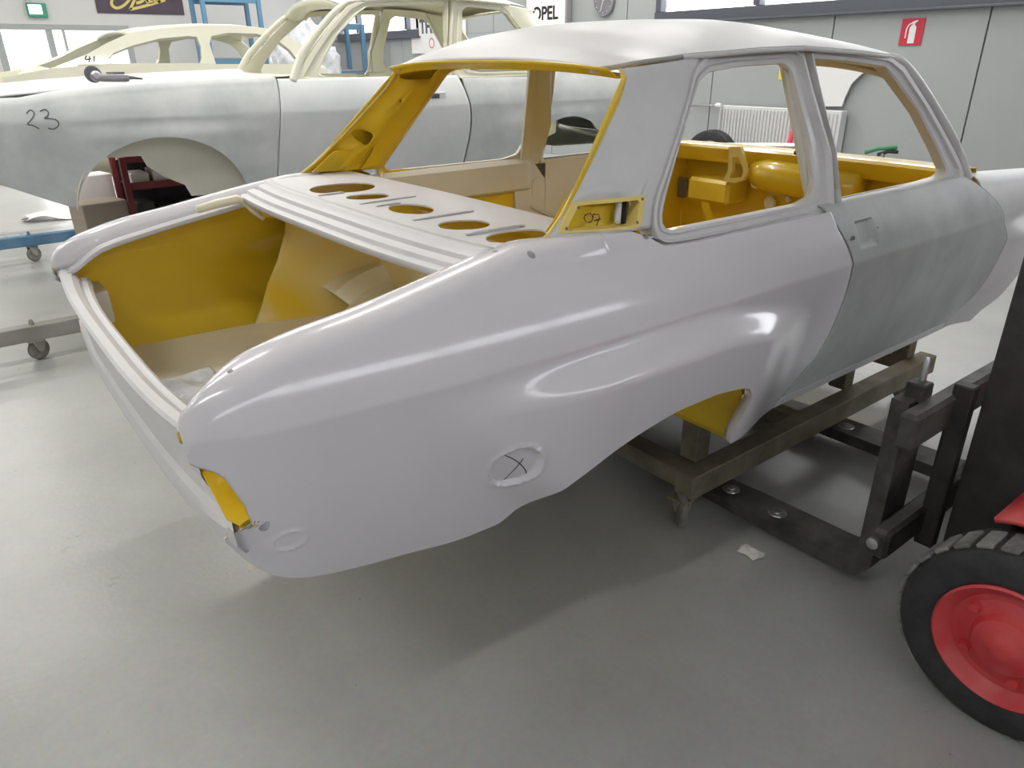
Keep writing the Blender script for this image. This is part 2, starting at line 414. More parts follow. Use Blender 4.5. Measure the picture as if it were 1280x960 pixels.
# ------------------------------------------------------------------ saloon body shell (x forward from the tail, z from the level its wheels would stand on)
_lo = hermite([.20, .30, .45, .60, .745], [.690, .722, .762, .786, .800])
_up = hermite([.745, .80, .86, .90, .94, 1.0], [.800, .783, .752, .722, .690, .64])
def side_y(x, z, flare=.062):
    x = np.asarray(x, float); z = np.asarray(z, float)
    y = np.where(z <= .745, _lo(z), _up(z))
    y = y - .06*np.clip(1.0-x, 0, 1)**2 - .05*np.clip((.2-x)/.2, 0, 1.2)**2
    y = y - .05*np.clip((x-2.6)/1.4, 0, 1.2)**2 - .06*np.clip((x-3.85)/.3, 0, 1)**2
    bx = ss(.40, .86, x)*(1-ss(1.40, 1.72, x)); zt = .70 - .05*ss(1.2, 1.65, x)
    up = 1-ss(zt-.05, zt+.04, z)
    zl = np.interp(x, [.42, .90], [.665, .20]); lo = ss(zl-.07, zl+.09, z)
    y = y + flare*bx*up*lo
    bx = ss(2.86, 3.15, x)*(1-ss(3.72, 3.98, x)); up = 1-ss(.65, .74, z)
    return y + flare*bx*up
def Yg(x, z): return .70 - .333*(z-.92)                 # side glass plane (tumblehome)
XDR0 = hermite([.30, .355, .424, .455, .563, .665, .742, .806, .92], [1.70, 1.74, 1.80, 1.835, 1.872, 1.887, 1.882, 1.858, 1.80])
XDF0 = hermite([.33, .378, .413, .539, .663, .754, .829, .91], [2.86, 2.91, 2.945, 2.985, 2.997, 2.963, 2.873, 2.735])
ZB0 = hermite([0, .02, .05, .09, .15, .26, .38, .56, .64, .69, .74, .80, .88, .98, 1.1, 1.2, 1.3, 1.37, 1.42, 1.45, 1.48, 1.53, 1.9],
             [.56, .52, .47, .43, .402, .378, .362, .338, .338, .365, .405, .45, .485, .51, .525, .525, .515, .50, .465, .415, .345, .305, .30])
ZC = hermite([0, .03, .07, .136, .24, .37, .54, .69, .8, 1.04, 1.11, 1.15, 1.3, 1.9], [.748, .785, .818, .846, .871, .889, .917, .940, .952, .948, .925, .900, .893, .893])
ZG = hermite([0, .05, .075, .096, .127, .154, .3, .46, .62, .8, 1.9], [.73, .742, .755, .772, .797, .812, .843, .871, .897, .93, .93])
_x0 = lambda z: np.interp(z, [.30, .54, .556, .565, .61, .67, .685, .70, .715, .74], [.042, .042, .07, .098, .09, .068, .055, .028, .012, 0])
FUEL = (.627, .517)
def cpillar_tables():
    R = [unf(px, py, lambda x, z: .655-.36*(z-.95)) for px, py in ((684, 298), (702, 272), (734, 212), (774, 125), (781, 100), (777, 86))]
    F = [unf(px, py, Yg) for px, py in ((814, 285), (818, 252), (840, 188), (859, 125), (868, 87), (877, 70))]
    return [np.array(R), np.array(F)]
CPR, CPF = cpillar_tables()
def cpil(u, v, dy=0.):
    """C-pillar surface: u rear edge -> window frame, v belt -> roof (right side as positive y)"""
    k = np.linspace(0, 1, 6)
    r = np.array([np.interp(v, k, CPR[:, i]) for i in range(3)]); f = np.array([np.interp(v, k, CPF[:, i]) for i in range(3)])
    uu = u; p = r + (f-r)*uu; b = .014*math.sin(math.pi*min(max(u, 0), 1))
    return np.array([p[0], -p[1]+b+dy, p[2]])
_VV = np.linspace(0, 1, 201); _UU = np.linspace(-.2, 1.4, 161)
_R3 = np.array([cpil(0, v) for v in _VV]); _F3 = np.array([cpil(1, v) for v in _VV])
_GX = _R3[:, None, 0]+(_F3[:, None, 0]-_R3[:, None, 0])*_UU[None, :]; _GZ = _R3[:, None, 2]+(_F3[:, None, 2]-_R3[:, None, 2])*_UU[None, :]
def cpil_uv(px, py, dy=0., sgn=-1):
    p = unf(px, py, lambda x, z: Yg(x, z)+dy, sgn)
    k = int(np.argmin((_GX-p[0])**2+(_GZ-p[2])**2)); return _UU[k % len(_UU)], _VV[k//len(_UU)]
Q_OUT = [(815, 275), (818, 250), (840, 188), (859, 125), (868, 87), (881, 68), (906, 62), (952, 59), (1000, 58), (1004, 63), (1016, 110), (1030, 158), (1040, 190), (1044, 262), (1000, 271), (921, 288), (860, 301), (832, 305), (819, 297)]
Q_IN = [(840, 288), (829, 284), (828, 265), (834, 240), (852, 175), (874, 103), (887, 91), (921, 84), (980, 80), (990, 90), (999, 125), (1012, 175), (1019, 225), (1016, 246), (999, 256), (921, 272)]
D_OUT = [(1009, 62), (1067, 66), (1112, 71), (1128, 82), (1161, 134), (1186, 178), (1209, 222), (1181, 229), (1114, 247), (1047, 262), (1047, 240), (1042, 187), (1032, 155), (1019, 105)]
D_IN = [(1017, 75), (1055, 77), (1105, 84), (1117, 97), (1149, 141), (1171, 184), (1183, 212), (1181, 221), (1114, 241), (1051, 255), (1046, 234), (1039, 181), (1030, 134)]
def xz(pxs): return [tuple(unf(px, py, Yg)[[0, 2]]) for px, py in pxs]
def ringloft(name, outer, inner, prof, s, mats, parent, n=150, inner2=None):
    """pressed frame between two loops: prof = list of (fraction outer->inner, height proud of the glass plane)"""
    c = np.mean(np.array(inner), axis=0); A = resample_angle(outer, c, n); B = resample_angle(inner, c, n)
    P = []
    for a, b in zip(A, B):
        row = []
        for f, h in prof:
            q = a+(b-a)*f; row.append((q[0], s*(Yg(*q)+h), q[1]))
        P.append(row)
    o = grid(name, P, mats, parent, flip=(s < 0), closed=True)
    if inner2:
        for k in inner2: o.data.materials.append(MATS[k])
        nj = len(prof)-1
        for i, f in enumerate(o.data.polygons):
            if i % nj >= nj-3: f.material_index = 1 if (len(inner2) < 2 or f.center.x > 1.5 or (f.center.z < .95 and f.center.x > 1.25)) else 2
    return o
PROF_Q = [(0, -.05), (0, -.006), (.06, .004), (.22, .006), (.30, -.004), (.62, -.006), (.70, .000), (.95, .0), (1, -.006), (1, -.022), (.6, -.026), (0, -.05)]
PROF_D = [(0, -.04), (0, .002), (.10, .010), (.38, .010), (.46, .001), (.80, .0), (.9, .004), (1, -.002), (1, -.036), (.5, -.04), (0, -.04)]

def build_side(root, s, M, flare, feats):
    XDR, XDF, ZB = feats.get('xdr', XDR0), feats.get('xdf', XDF0), feats.get('zb', ZB0); bf = feats.get('arch', .31)
    R = feats.get('res', 1.0); nm = 'right' if s < 0 else 'left'; fl = s > 0
    # --- quarter panel
    nu, nv = int(300*R), int(92*R)
    U = np.linspace(0, 1, nu)[:, None]; XN = U*1.86; zb, zc = ZB(XN), ZC(XN)
    Z = np.concatenate([zb+.012, zb+.001, zb+(zc-.045-zb)*np.linspace(0, 1, nv)[None, :]], 1)
    X = _x0(Z); X = X+(XDR(Z)-.004-X)*U; Y = side_y(X, Z, flare); Y[:, 0] -= .030; Y[:, 1] -= .012
    if s < 0 and feats.get('main'):
        r = np.hypot(X-FUEL[0], (Z-FUEL[1])*1.12); r[:, :2] = 9
        Y = Y-.011*(1-ss(.047, .060, r))+.0035*ss(.052, .060, r)*(1-ss(.060, .072, r))
        r = np.hypot((X-.155)/1.5, Z-.51); Y = Y+.004*ss(.016, .02, r)*(1-ss(.02, .026, r))
    x, yS, zS = X[:, -1:], Y[:, -1:], Z[:, -1:]; w = ss(.72, .98, XN)
    tp = .22+.78*ss(0, .17, XN)
    yC = (yS-.085*tp)*(1-w)+(side_y(x, zc, flare)+.002)*w
    yGt = (yC-.05*tp)*(1-w)+(yC-.03)*w; zGt = np.minimum(zc-.010, ZG(XN))*(1-w)+(zc+.002)*w
    t = np.linspace(0, 1, 11)[None, 1:]; ky = yS-.018*(1-w)-.012*w; zk = zc-.02*(w >= 1)
    Ya = (1-t)**2*yS+2*t*(1-t)*ky+t*t*yC; Za = (1-t)**2*zS+2*t*(1-t)*zk+t*t*zc
    t = np.linspace(0, 1, 6)[None, 1:]
    Yb = (1-t)**2*yC+2*t*(1-t)*(yC-.028)+t*t*yGt; Zb2 = (1-t)**2*zc+2*t*(1-t)*zc+t*t*zGt
    Y = np.concatenate([Y, Ya, Yb], 1); Z = np.concatenate([Z, Za, Zb2], 1); X = np.concatenate([X, np.repeat(x, 15, 1)], 1)
    P = np.stack([X, s*Y, Z], 2)
    q = grid('quarter_panel', P, [M['gloss']], root, flip=fl, thick=.0018, inner=M['inner'])
    q['label'] = nm+' rear quarter panel'
    ec = [tuple(v) for v in P[0][-22:]]
    fixn(from_py('fender_end_cap', ec+[(v[0]+.004, v[1], v[2]) for v in ec], [tuple(range(22)), tuple(range(22, 44))], [M['gloss']], root))
    G = np.array([r[-1] for r in P])                         # gutter line
    # --- water channel beside the boot opening
    rows = [p for p in G if .03 < p[0] < .60]
    C = [[(p[0], p[1]-s*d, p[2]+h) for d, h in ((0, 0), (.008, -.014), (.022, -.014), (.027, -.003), (.034, -.003), (.035, -.016))] for p in rows]
    grid('boot_channel', C, [M['matt']], root, flip=fl, thick=.003, inner=M['inner'])
    # --- sill
    prof = [(.60, .30), (.70, .285), (.722, .30), (.728, .325), (.715, .345), (.66, .35)]
    P = [[(x, s*(y-.05*max(0, (x-2.6)/1.4)**2), z) for y, z in prof] for x in np.linspace(1.52, 3.0, 30)]
    grid('sill', P, [M['matt']], root, flip=fl, thick=.003, inner=M['inner'])
    # --- door skin
    nu, nv = int(190*R), int(96*R); P = []
    hx, hz = unf(1084, 291, side_y)[[0, 2]]
    U = np.linspace(0, 1, nu)[:, None]
    Z = np.concatenate([[.345, .334], np.linspace(.333, .905, nv), [.910, .910]])[None, :]+0*U
    A_, B_ = XDR(Z)+.005, XDF(Z)-.004; X = A_+(B_-A_)*U; Y = side_y(X, Z, flare)
    Y[:, 0] -= .03; Y[:, 1] -= .01; Y[:, -2] -= .008; Y[:, -1] -= .03
    if feats.get('main'):
        r = np.maximum(abs(X-hx)/.050, abs(Z-hz)/.036); Y = Y-.014*(1-ss(.75, 1.05, r))
    P = np.stack([X, s*Y, Z], 2)
    d = grid('door', P, [M['door']], root, flip=fl, thick=.005, inner=M['inner2'])
    d['label'] = nm+' front door'
    bs = feats.get('bshift', 0.); sh = lambda l, c, sg: [(x-bs if (x-c)*sg > 0 else x, z) for x, z in l]
    ringloft('window_frame', sh(xz(D_OUT), 2.0, -1), sh(xz(D_IN), 2.05, -1), PROF_D, s, [M['matt']], d, inner2=[M['inner2']])
    if feats.get('main'):
        kx, kz = unf(1066, 300, side_y)[[0, 2]]
        for (hx2, hz2, rr) in ((kx, kz, .013), (*unf(1097, 285, side_y)[[0, 2]], .004)):
            yy = float(side_y(hx2, hz2, flare)); lathe('lock_hole', [(0, 0), (rr, 0), (rr*.9, .0015), (0, .0015)], (hx2, s*(yy-.001), hz2), (0, s, 0), 'hole_shade', d, n=14)
    else:
        hx2, hz2 = 1.98, .80; yy = float(side_y(hx2, hz2, flare))
        box('handle_slot', (hx2, s*(yy+.0), hz2), (.15, .012, .045), 'white_plastic', d, bev=.004)
        box('handle_slot_opening', (hx2+.01, s*(yy+.006), hz2), (.085, .004, .026), 'ink_grey', d, bev=.001)
        lathe('lock_hole', [(0, 0), (.014, 0), (.012, .002), (0, .002)], (hx2+.12, s*yy, hz2+.004), (0, s, 0), 'ink', d, n=14)
    # inner door skin with service holes
    yI = lambda x, z: (x, s*(.655+.02*(.9-z)), z)
    hol = [ell(*un(672, 236, 1, .655)[[0, 2]], .028, .045, 16, p=3), ell(2.29, .745, .115, .085, 20, p=3), ell(2.55, .52, .09, .08, 16), ell(2.2, .45, .07, .05, 16)]
    panel('inner_panel', [(1.93, .36), (2.72, .36), (2.80, .60), (2.72, .80), (2.68, .905), (1.93, .905)], hol, yI, [M['inner2']], d, .004, face=(0, -s, 0))
    if s > 0 and feats.get('main'):
        p0 = un(662, 258, 1, .65); p1 = un(706, 280, 1, .65)
        tube('linkage_rod', [(p0[0], .645, p0[2]), ((p0[0]+p1[0])/2, .642, (p0[2]+p1[2])/2), (p1[0], .645, p1[2])], .005, 'bright_steel', d, n=6)
    # --- front fender
    nu, nv = int(150*R), int(70*R); P = []
    zcF = hermite([2.7, 3.0, 3.5, 3.9, 4.05], [.918, .900, .866, .835, .82] if feats.get('main') else [.925, .922, .905, .875, .85])
    U = np.linspace(0, 1, nu)[:, None]; xf = feats.get('front', 4.02); XN = 2.9+U*(xf-2.9); e = np.clip(1-((XN-3.48)/.43)**2, 0, 1)
    zb = np.where(XN < 3.06, .305, np.where(XN > 3.9, .34+.45*np.clip(XN-3.93, 0, 1), .27+bf*np.sqrt(e))); zb = np.maximum(zb, .305); zc = zcF(XN)
    Z = np.concatenate([zb+.012, zb+.001, zb+(zc-.04-zb)*np.linspace(0, 1, nv)[None, :]], 1)
    X = XDF(Z); X = X+(xf-X)*U; Y = side_y(X, Z, flare); Y[:, 0] -= .03; Y[:, 1] -= .012
    x, yS, zS = X[:, -1:], Y[:, -1:], Z[:, -1:]; t = np.linspace(0, 1, 9)[None, 1:]
    Ya = (1-t)**2*yS+2*t*(1-t)*(yS-.015)+t*t*(yS-.075); Za = (1-t)**2*zS+2*t*(1-t)*zc+t*t*zc
    Y = np.concatenate([Y, Ya, yS-.095, yS-.12, yS-.121], 1); Z = np.concatenate([Z, Za, zc-.012, zc-.014, zc-.05], 1)
    P = np.stack([np.concatenate([X, np.repeat(x, 11, 1)], 1), s*Y, Z], 2)
    f = grid('front_fender', P, [M['fender']], root, flip=fl, thick=.005, inner=M['inner'])
    f['label'] = nm+' front fender'
    # inner fender of the engine bay
    if not feats.get('nofend'):
      arch = [(3.48+.42*math.cos(t), .30+.30*math.sin(t)) for t in np.linspace(math.pi*.97, .12, 20)]
      panel('inner_fender', [(2.88, .42), (3.02, .42)]+arch+[(3.98, .40), (3.98, .76), (3.6, .80), (2.88, .85)], [], lambda x, z: (x, s*(.55), z), [M['inner']], root, .004, face=(0, -s, 0))
    P = [[(3.48-.44*math.cos(t), s*y, .29+(bf+.02)*math.sin(t)) for y in (.55, .66, .745)] for t in np.linspace(.05, math.pi*.97, 26)]
    grid('front_wheel_house', P, [M['inner2']], root, flip=fl, thick=.003)
    # --- glass frames, pillars
    ringloft('quarter_window_frame', sh(xz(Q_OUT), 1.7, 1), sh(xz(Q_IN), 1.62, 1), PROF_Q, s, [M['matt']], root, inner2=[M['inner2'], M['inner']])
    hole = []
    if feats.get('main'):
        hole = [cpil_uv(px, py) for px, py in ((712, 293), (716, 283), (729, 257), (740, 254), (800, 246), (803, 250), (798, 279), (792, 284))]
    pg = panel('c_pillar', [(u, 0) for u in np.linspace(0, 1, 12)]+[(1, v) for v in np.linspace(0, 1, 18)[1:]]+[(u, 1) for u in np.linspace(1, 0, 12)[1:]]+[(0, v) for v in np.linspace(1, 0, 18)[1:-1]],
               [hole] if hole else [], lambda u, v: (lambda p: (p[0], s*p[1], p[2]))(cpil(u, v)), [M['matt']], root, .005, step=.07, inner=M['inner'], smooth=True, face=(0, s, 0))
    if feats.get('main'):
        c = np.mean(np.array(hole), axis=0)
        def f3(u, v, h): p = cpil(u, v); return (p[0], s*(p[1]+h), p[2])
        P = []
        H2 = [np.array(h) for h in hole]; H = []
        for i in range(len(H2)):
            for t in (0, .34, .67): H.append(H2[i]*(1-t)+H2[(i+1) % len(H2)]*t)
        for h in H:
            o_ = c+(h-c)*1.05; i_ = c+(h-c)*.88
            P.append([f3(*o_, -.001), f3(*o_, .004), f3(*i_, .004), f3(*i_, -.012), f3(*i_, -.03)])
        grid('vent_frame', P, ['yellow_light'], root, closed=True, flip=not fl)
        o = [np.array([max(.05, q_[0]), q_[1]]) for q_ in (c+(h-c)*1.15 for h in H2)]
        panel('vent_back', [tuple(p) for p in o], [], lambda u, v: f3(u, v, -.035), ['yellow'], root, .003, face=(0, s, 0))
        if s < 0:
            def wr(px, py): return f3(*cpil_uv(px, py, -.03), -.0315)
            stroke('handwritten_number', [[(740, 268), (736, 271), (735, 276), (738, 279), (743, 278), (745, 272), (743, 268), (739, 268)], [(745, 269), (752, 268), (751, 275), (748, 283)], [(746, 276), (753, 274)]], wr, 1.1, 'ink', root)
            for px, py in ((717, 288), (733, 261), (801, 249), (795, 278)):
                p = f3(*cpil_uv(px, py), .004); lathe('screw_hole', [(0, 0), (.004, 0), (.0035, .0012), (0, .0012)], p, (0, s, .3), 'hole_shade', root, n=10)
            a, b = [f3(*cpil_uv(px, py), -.02) for px, py in ((782, 252), (779, 282))]
            beam('vent_divider', a, b, .014, .02, 'primer_matt', root)
            a, b = [f3(*cpil_uv(px, py), -.03) for px, py in ((790, 251), (787, 282))]
            beam('vent_slot', a, b, .022, .008, 'ink', root)
    # inner C-pillar skin (offset inwards, with its stamped holes)
    hs = []
    if feats.get('main'):
        Z = lambda pts: [cpil_uv(320+x/3.2, y/3.2, -.05, 1) for x, y in pts]
        hs = [Z([(568, 285), (575, 278), (655, 278), (705, 262), (718, 263), (716, 280), (690, 312), (680, 318), (575, 318), (567, 310)]),
              Z([(374+26*(1+math.cos(t)), 551+32*math.sin(t)) for t in np.linspace(0, 2*math.pi, 17)[:-1]]),
              Z([(395, 672), (400, 650), (435, 596), (445, 592), (449, 600), (445, 612), (408, 676), (400, 682)]),
              Z([(214, 695), (216, 684), (228, 677), (238, 680), (236, 692), (226, 702)]),
              Z([(538+5*math.cos(t), 405+6*math.sin(t)) for t in np.linspace(0, 2*math.pi, 9)[:-1]])]
    U1 = 1.10; HS_ = hs
    panel('c_pillar_inner', [(.04, -.03), (U1, -.06), (U1, 1.03), (.04, 1.03)], hs, lambda u, v: (lambda p, o_: (p[0]+1.15*o_*(1-u), s*(p[1]-o_), p[2]))(cpil(u, v), .004+.046*float(ss(0, .4, u))), [M['inner']], root, .003, step=.08, smooth=True, face=(0, -s, 0))
    tube('backlight_flange', [(lambda p: (p[0], s*(p[1]-.004), p[2]))(cpil(0, v)) for v in np.linspace(0, 1, 24)], .0045, [M['edge']], root, n=8)
    ap = [unf(px, py, lambda x, z: Yg(x, z)-.004) for px, py in ((1206, 224), (1192, 182), (1176, 152), (1145, 100), (1124, 75), (1112, 72))]
    ap = chaikin(ap, 2, False)
    tube('a_pillar', [(p[0]+.004, s*(-p[1]), p[2]) for p in ap], list(np.linspace(.026, .012, len(ap))), [M['matt']], root, n=10)
    # B-post, belt rail inside, lower inner quarter
    panel('b_post', [(1.80, .36), (1.92, .36), (1.95, .80), (1.84, .93), (1.79, 1.29), (1.755, 1.29), (1.80, .93), (1.76, .80)], [], lambda x, z: (x, s*(min(.66, Yg(x, z)-.030)), z), [M['inner2']], root, .012, face=(0, -s, 0))
    P = [[(x, s*(y-.02*max(0, 1.2-x)), z) for y, z in ((.695, .915), (.665, .915), (.650, .90), (.645, .85), (.65, .80), (.665, .785))] for x in np.linspace(.93, 1.84, 22)]
    grid('belt_rail', P, [M['inner2']], root, flip=not fl, thick=.003)
    panel('inner_quarter', [(1.50, .36), (1.82, .36), (1.82, .80), (1.02, .80), (1.02, .72), (1.3, .68), (1.45, .55)], [], lambda x, z: (x, s*.675, z), [M['inner']], root, .003, face=(0, -s, 0))
    panel('kick_panel', [(2.50, .36), (2.88, .36), (2.88, .90), (2.62, .90), (2.52, .70)], [ell(2.66, .62, .03, .05, 12, p=4)], lambda x, z: (x, s*.635, z), [M['inner']], root, .003, face=(0, -s, 0))
    # --- rear wheel house
    if feats.get('main'):
        c0 = (1.07, .26); P = []
        for t in np.linspace(.0, math.pi*.70, 40):
            row = []
            for y in (.79, .76, .66, .56, .50, .46, .45):
                r = .425 if y > .5 else .425-(.5-y)*1.2
                x = c0[0]+r*math.cos(t)*.99; z = c0[1]+r*.86*math.sin(t)
                y = min(y, float(side_y(x, z, flare))-.04); row.append((x, s*y, z))
            P.append(row)
        grid('wheel_house', P, ['cream'], root, flip=not fl, thick=.003, inner='yellow')
        cap = [(c0[0]+.366*math.cos(t), c0[1]+.315*math.sin(t)) for t in np.linspace(.55, math.pi-.55, 24)]
        panel('wheel_house_cap', cap, [], lambda x, z: (x, s*.449, z), ['cream'], root, .003, face=(0, -s, 0))
        # cream gusset sheet between side wall and wheel house
        pts = [unf(px, py, lambda x, z: .655, 1) for px, py in ((353, 262), (352, 290), (344, 325), (333, 355), (326, 385), (318, 406))]
        e = [(p[0], p[2]) for p in pts]
        panel('wheel_house_flange', e+[(1.05, .43), (1.05, .93), (e[0][0]+.02, .925)], [], lambda x, z: (x, s*(.655-.35*max(0, x-.58)**1.3), z), ['overspray'], root, .003, step=.05, face=(0, -s, 0), smooth=True)
    return q, d, f

def roof_z(x, v):
    ze = np.interp(x, [1.12, 1.2, 1.35, 1.6, 1.8, 2.07, 2.35, 2.43], [1.283, 1.298, 1.313, 1.326, 1.331, 1.320, 1.305, 1.285])
    cr = np.interp(x, [1.12, 1.2, 1.32, 1.5, 1.9, 2.3, 2.43], [.022, .040, .066, .084, .084, .06, .045])
    return ze + cr*(1-abs(v)**3.0)
def roof_hw(x): return np.interp(x, [1.12, 1.15, 1.2, 1.28, 1.36, 1.46, 1.6, 2.2, 2.36, 2.43], [.46, .505, .533, .552, .568, .583, .590, .584, .572, .555])
def build_body(root, M, flare=.062, feats={}):
    for s in (-1, 1): build_side(root, s, M, flare, feats)
    # --- roof
    xs = np.concatenate([np.linspace(1.12, 1.5, 30), np.linspace(1.5, 2.3, 30)[1:], np.linspace(2.3, 2.43, 12)[1:]])
    P = []
    for x in xs:
        row = []
        for v in np.linspace(-1, 1, 81):
            v2 = math.copysign(1-(1-abs(v))**1.5, v); xx = x + .03*(1-v2*v2)*(1 if x > 2 else -1)*abs(ss(1.7, 2.43, x) if x > 2 else 1-ss(1.12, 1.6, x))
            row.append((xx, v2*float(roof_hw(x)), float(roof_z(x, v2))))
        row = [(row[0][0], row[0][1]+.002, row[0][2]-.012)]+row+[(row[-1][0], row[-1][1]-.002, row[-1][2]-.012)]
        P.append(row)
    grid('roof', P, [M['roof']], root, thick=.005, inner=M['inner'])
    for s in (-1, 1):
        tube('drip_rail', [(x, s*(float(roof_hw(x))+.003), float(roof_z(x, 1))-.008) for x in np.linspace(1.33, 2.40, 40)], .007, [M['matt']], root, n=6)
    P = [[(x0+d, v*w, z+h) for d, h in ((-.002, -.003), (.004, -.009), (.012, -.011), (.03, -.024), (.09, -.020))] for v in np.linspace(-1, 1, 41)
         for x0, w, z in [(1.12-.03*(1-v*v), .52-.05*abs(v)**6*0, float(roof_z(1.12, v*.96)))]]
    grid('rear_header', P, [M['inner']], root, flip=True, thick=.003)
    P = [[(2.44+d+.028*(1-v*v), v*.545, float(roof_z(2.43, v))+h) for d, h in ((-.004, -.004), (-.02, -.03), (-.06, -.05), (-.12, -.03))] for v in np.linspace(-1, 1, 31)]
    grid('windscreen_header', P, [M['inner2']], root, flip=False, thick=.003)
    # --- tail panel
    prof = [(.080, .60, .60), (.078, .694, .62), (.070, .702, .63), (.056, .700, .635), (.050, .712, .65), (.036, .724, .66), (.016, .730, .685), (.010, .724, .69), (.014, .710, .69),
            (.028, .706, .57), (.030, .66, .565), (.034, .60, .565), (.042, .578, .69), (.034, .566, .725), (.031, .545, .735), (.034, .512, .735), (.050, .482, .72), (.075, .466, .68), (.11, .46, .66)]
    P = [[(x+.030*abs(v)**3+ (0 if j < 9 else .0), v*w, z+(.016*abs(v)**4 if j < 9 else .03*abs(v)**8 if j > 13 else 0)) for j, (x, z, w) in enumerate(prof)] for v in np.linspace(-1, 1, 61)]
    grid('tail_panel', P, [M['tail']], root, flip=False); sharpen([c for c in root.children if c.name.startswith('tail_panel')][-1].data, 18)
    for s in (-1, 1):
        P = []
        for z in np.linspace(.558, .704, 14):
            x0 = float(_x0(z)); yo = float(side_y(x0, z, flare))
            P.append([(x0+.002, s*(yo-.003), z), (x0+.004, s*(yo-.02), z), (x0+.012, s*(yo-.045), z-.003), (.108, s*(.63), z-.004), (.106, s*.58, z), (.066, s*.555, z)])
        lm = 'yellow' if feats.get('main') and s < 0 else M['tail']
        grid('tail_lamp_recess', P, [lm], root, flip=(s < 0), thick=.003)
        panel('tail_lamp_floor', [(.066, .56), (.064, .64), (.062, .70), (.075, .728), (.100, .718), (.108, .64), (.106, .56)], [], lambda x, y: (x, s*y, .580+.03*(.72-y)/.16), [lm], root, .003, face=(0, 0, 1))
    # --- rear deck and parcel shelf
    def dx(y): return .553+.035*abs(y/.62)**3
    prof = [(-.003, -.014), (0, .0), (.010, .003), (.022, .003), (.026, .012), (.05, .016), (.054, .011), (.060, .012), (.064, .022), (.088, .028), (.093, .034), (.11, .037)]
    P = [[(dx(y)+a, y, .908+h+.004*(1-(y/.63)**2)) for a, h in prof] for y in np.linspace(-.632, .632, 61)]
    grid('deck_channel', P, [M['deck']], root, flip=True, thick=.003, inner=M['inner'])
    zs = lambda x, y: .945+.004*(1-(y/.63)**2)
    holes = []
    if feats.get('main'):
        for cx, cy, a, b, tl in ((428, 235.5, 41, 6.3, -.06), (459.5, 246.5, 27, 3.6, -.05), (514, 262, 28.5, 6.2, .04), (580, 281, 32.5, 6, -.03), (645, 294, 38, 7.2, -.10)):
            holes.append([tuple(un(px, py, 2, .947)[:2]) for px, py in ell(cx, cy, a, b, 28, tl, 2.3)])
    outer = [(dx(y)+.108, y) for y in np.linspace(-.632, .632, 21)]+[(.80, .655), (.985, .66)]+[(.99, y) for y in np.linspace(.6, -.6, 13)]+[(.985, -.66), (.80, -.655)]
    dk = panel('parcel_shelf', outer, holes, lambda x, y: (x, y, zs(x, y)), [M['deck']], root, .004, inner=M['inner'], face=(0, 0, 1))
    if feats.get('main'):
        for a, b in (((450, 255.5), (519, 246)), ((470, 258.5), (500, 254)), ((516, 275.5), (591, 264)), ((583, 293), (655, 281.5)), ((398, 245), (430, 241))):
            p, q = un(*a, 2, .949), un(*b, 2, .949); p[2] = q[2] = .949
            tube('pressed_rib', [p, p*.85+q*.15+np.array([0, 0, .002]), p*.15+q*.85+np.array([0, 0, .002]), q], .006, [M['deck']], dk, n=6, flat=.5)
    grid('shelf_flange', [[(.988+a, y, .945+h) for a, h in ((0, .002), (.008, -.004), (.008, -.06), (-.02, -.09))] for y in np.linspace(-.65, .65, 15)], [M['inner']], root, flip=True, thick=.003)
    # --- floor, bulkhead, firewall
    panel('floor_pan', [(1.0, -.44), (1.5, -.44), (1.53, -.70), (2.86, -.70), (2.86, .70), (1.53, .70), (1.5, .44), (1.0, .44)], [], lambda x, y: (x, y, .31+.13*math.exp(-(y/.14)**2)*(1 if x > 1.3 else 0)), ['underbody'], root, .004, step=.07, inner=M['inner'], face=(0, 0, -1), smooth=True)
    panel('boot_floor', [(.09, -.69), (1.03, -.64), (1.03, .64), (.09, .69)], [], lambda x, y: (x, y, .455-.02*(1-(y/.7)**2)), [M['floor']], root, .004, step=.08, face=(0, 0, 1))
    panel('rear_bulkhead', [(-.44, .31), (.44, .31), (.44, .46), (.66, .54), (.66, .90), (-.66, .90), (-.66, .54), (-.44, .46)], [], lambda y, z: (1.06-.10*(z-.3), y, z), ['overspray' if feats.get('main') else M['inner']], root, .004, face=(-1, 0, 0))
    panel('firewall', [(-.69, .31), (.69, .31), (.69, .905), (-.69, .905)], [], lambda y, z: (2.84+.10*max(0, z-.6) - .25*max(0, .5-z), y, z), [M['inner']], root, .004, step=.08, face=(-1, 0, 0))
    P = [[(2.70+a+.05*(1-(y/.69)**2), y, .905+h) for a, h in ((.10, -.06), (.03, -.05), (.012, -.03), (.0, .010), (.006, .018), (.05, .020), (.10, .014), (.19, .012), (.20, -.03))] for y in np.linspace(-.69, .69, 31)]
    grid('cowl', P, [M['inner']], root, flip=False, thick=.004)
    box('front_crossmember', (3.97, 0, .57), (.05, 1.2, .22), [M['inner']], root)

# ------------------------------------------------------------------ the yellow and grey-primed body in front
MP = dict(gloss='primer', matt='primer_matt', door='primer_sanded', fender='primer_matt', roof='primer_matt', tail='primer_matt', deck='primer_matt', inner='yellow', inner2='beige', edge='yellow_light', floor='cream')
car = thing('car_body', 'grey primed two-door car body shell with yellow inside, boot lid removed, on a trolley', 'car body', (0, 0, GZ))
build_body(car, MP, .062, dict(main=1))
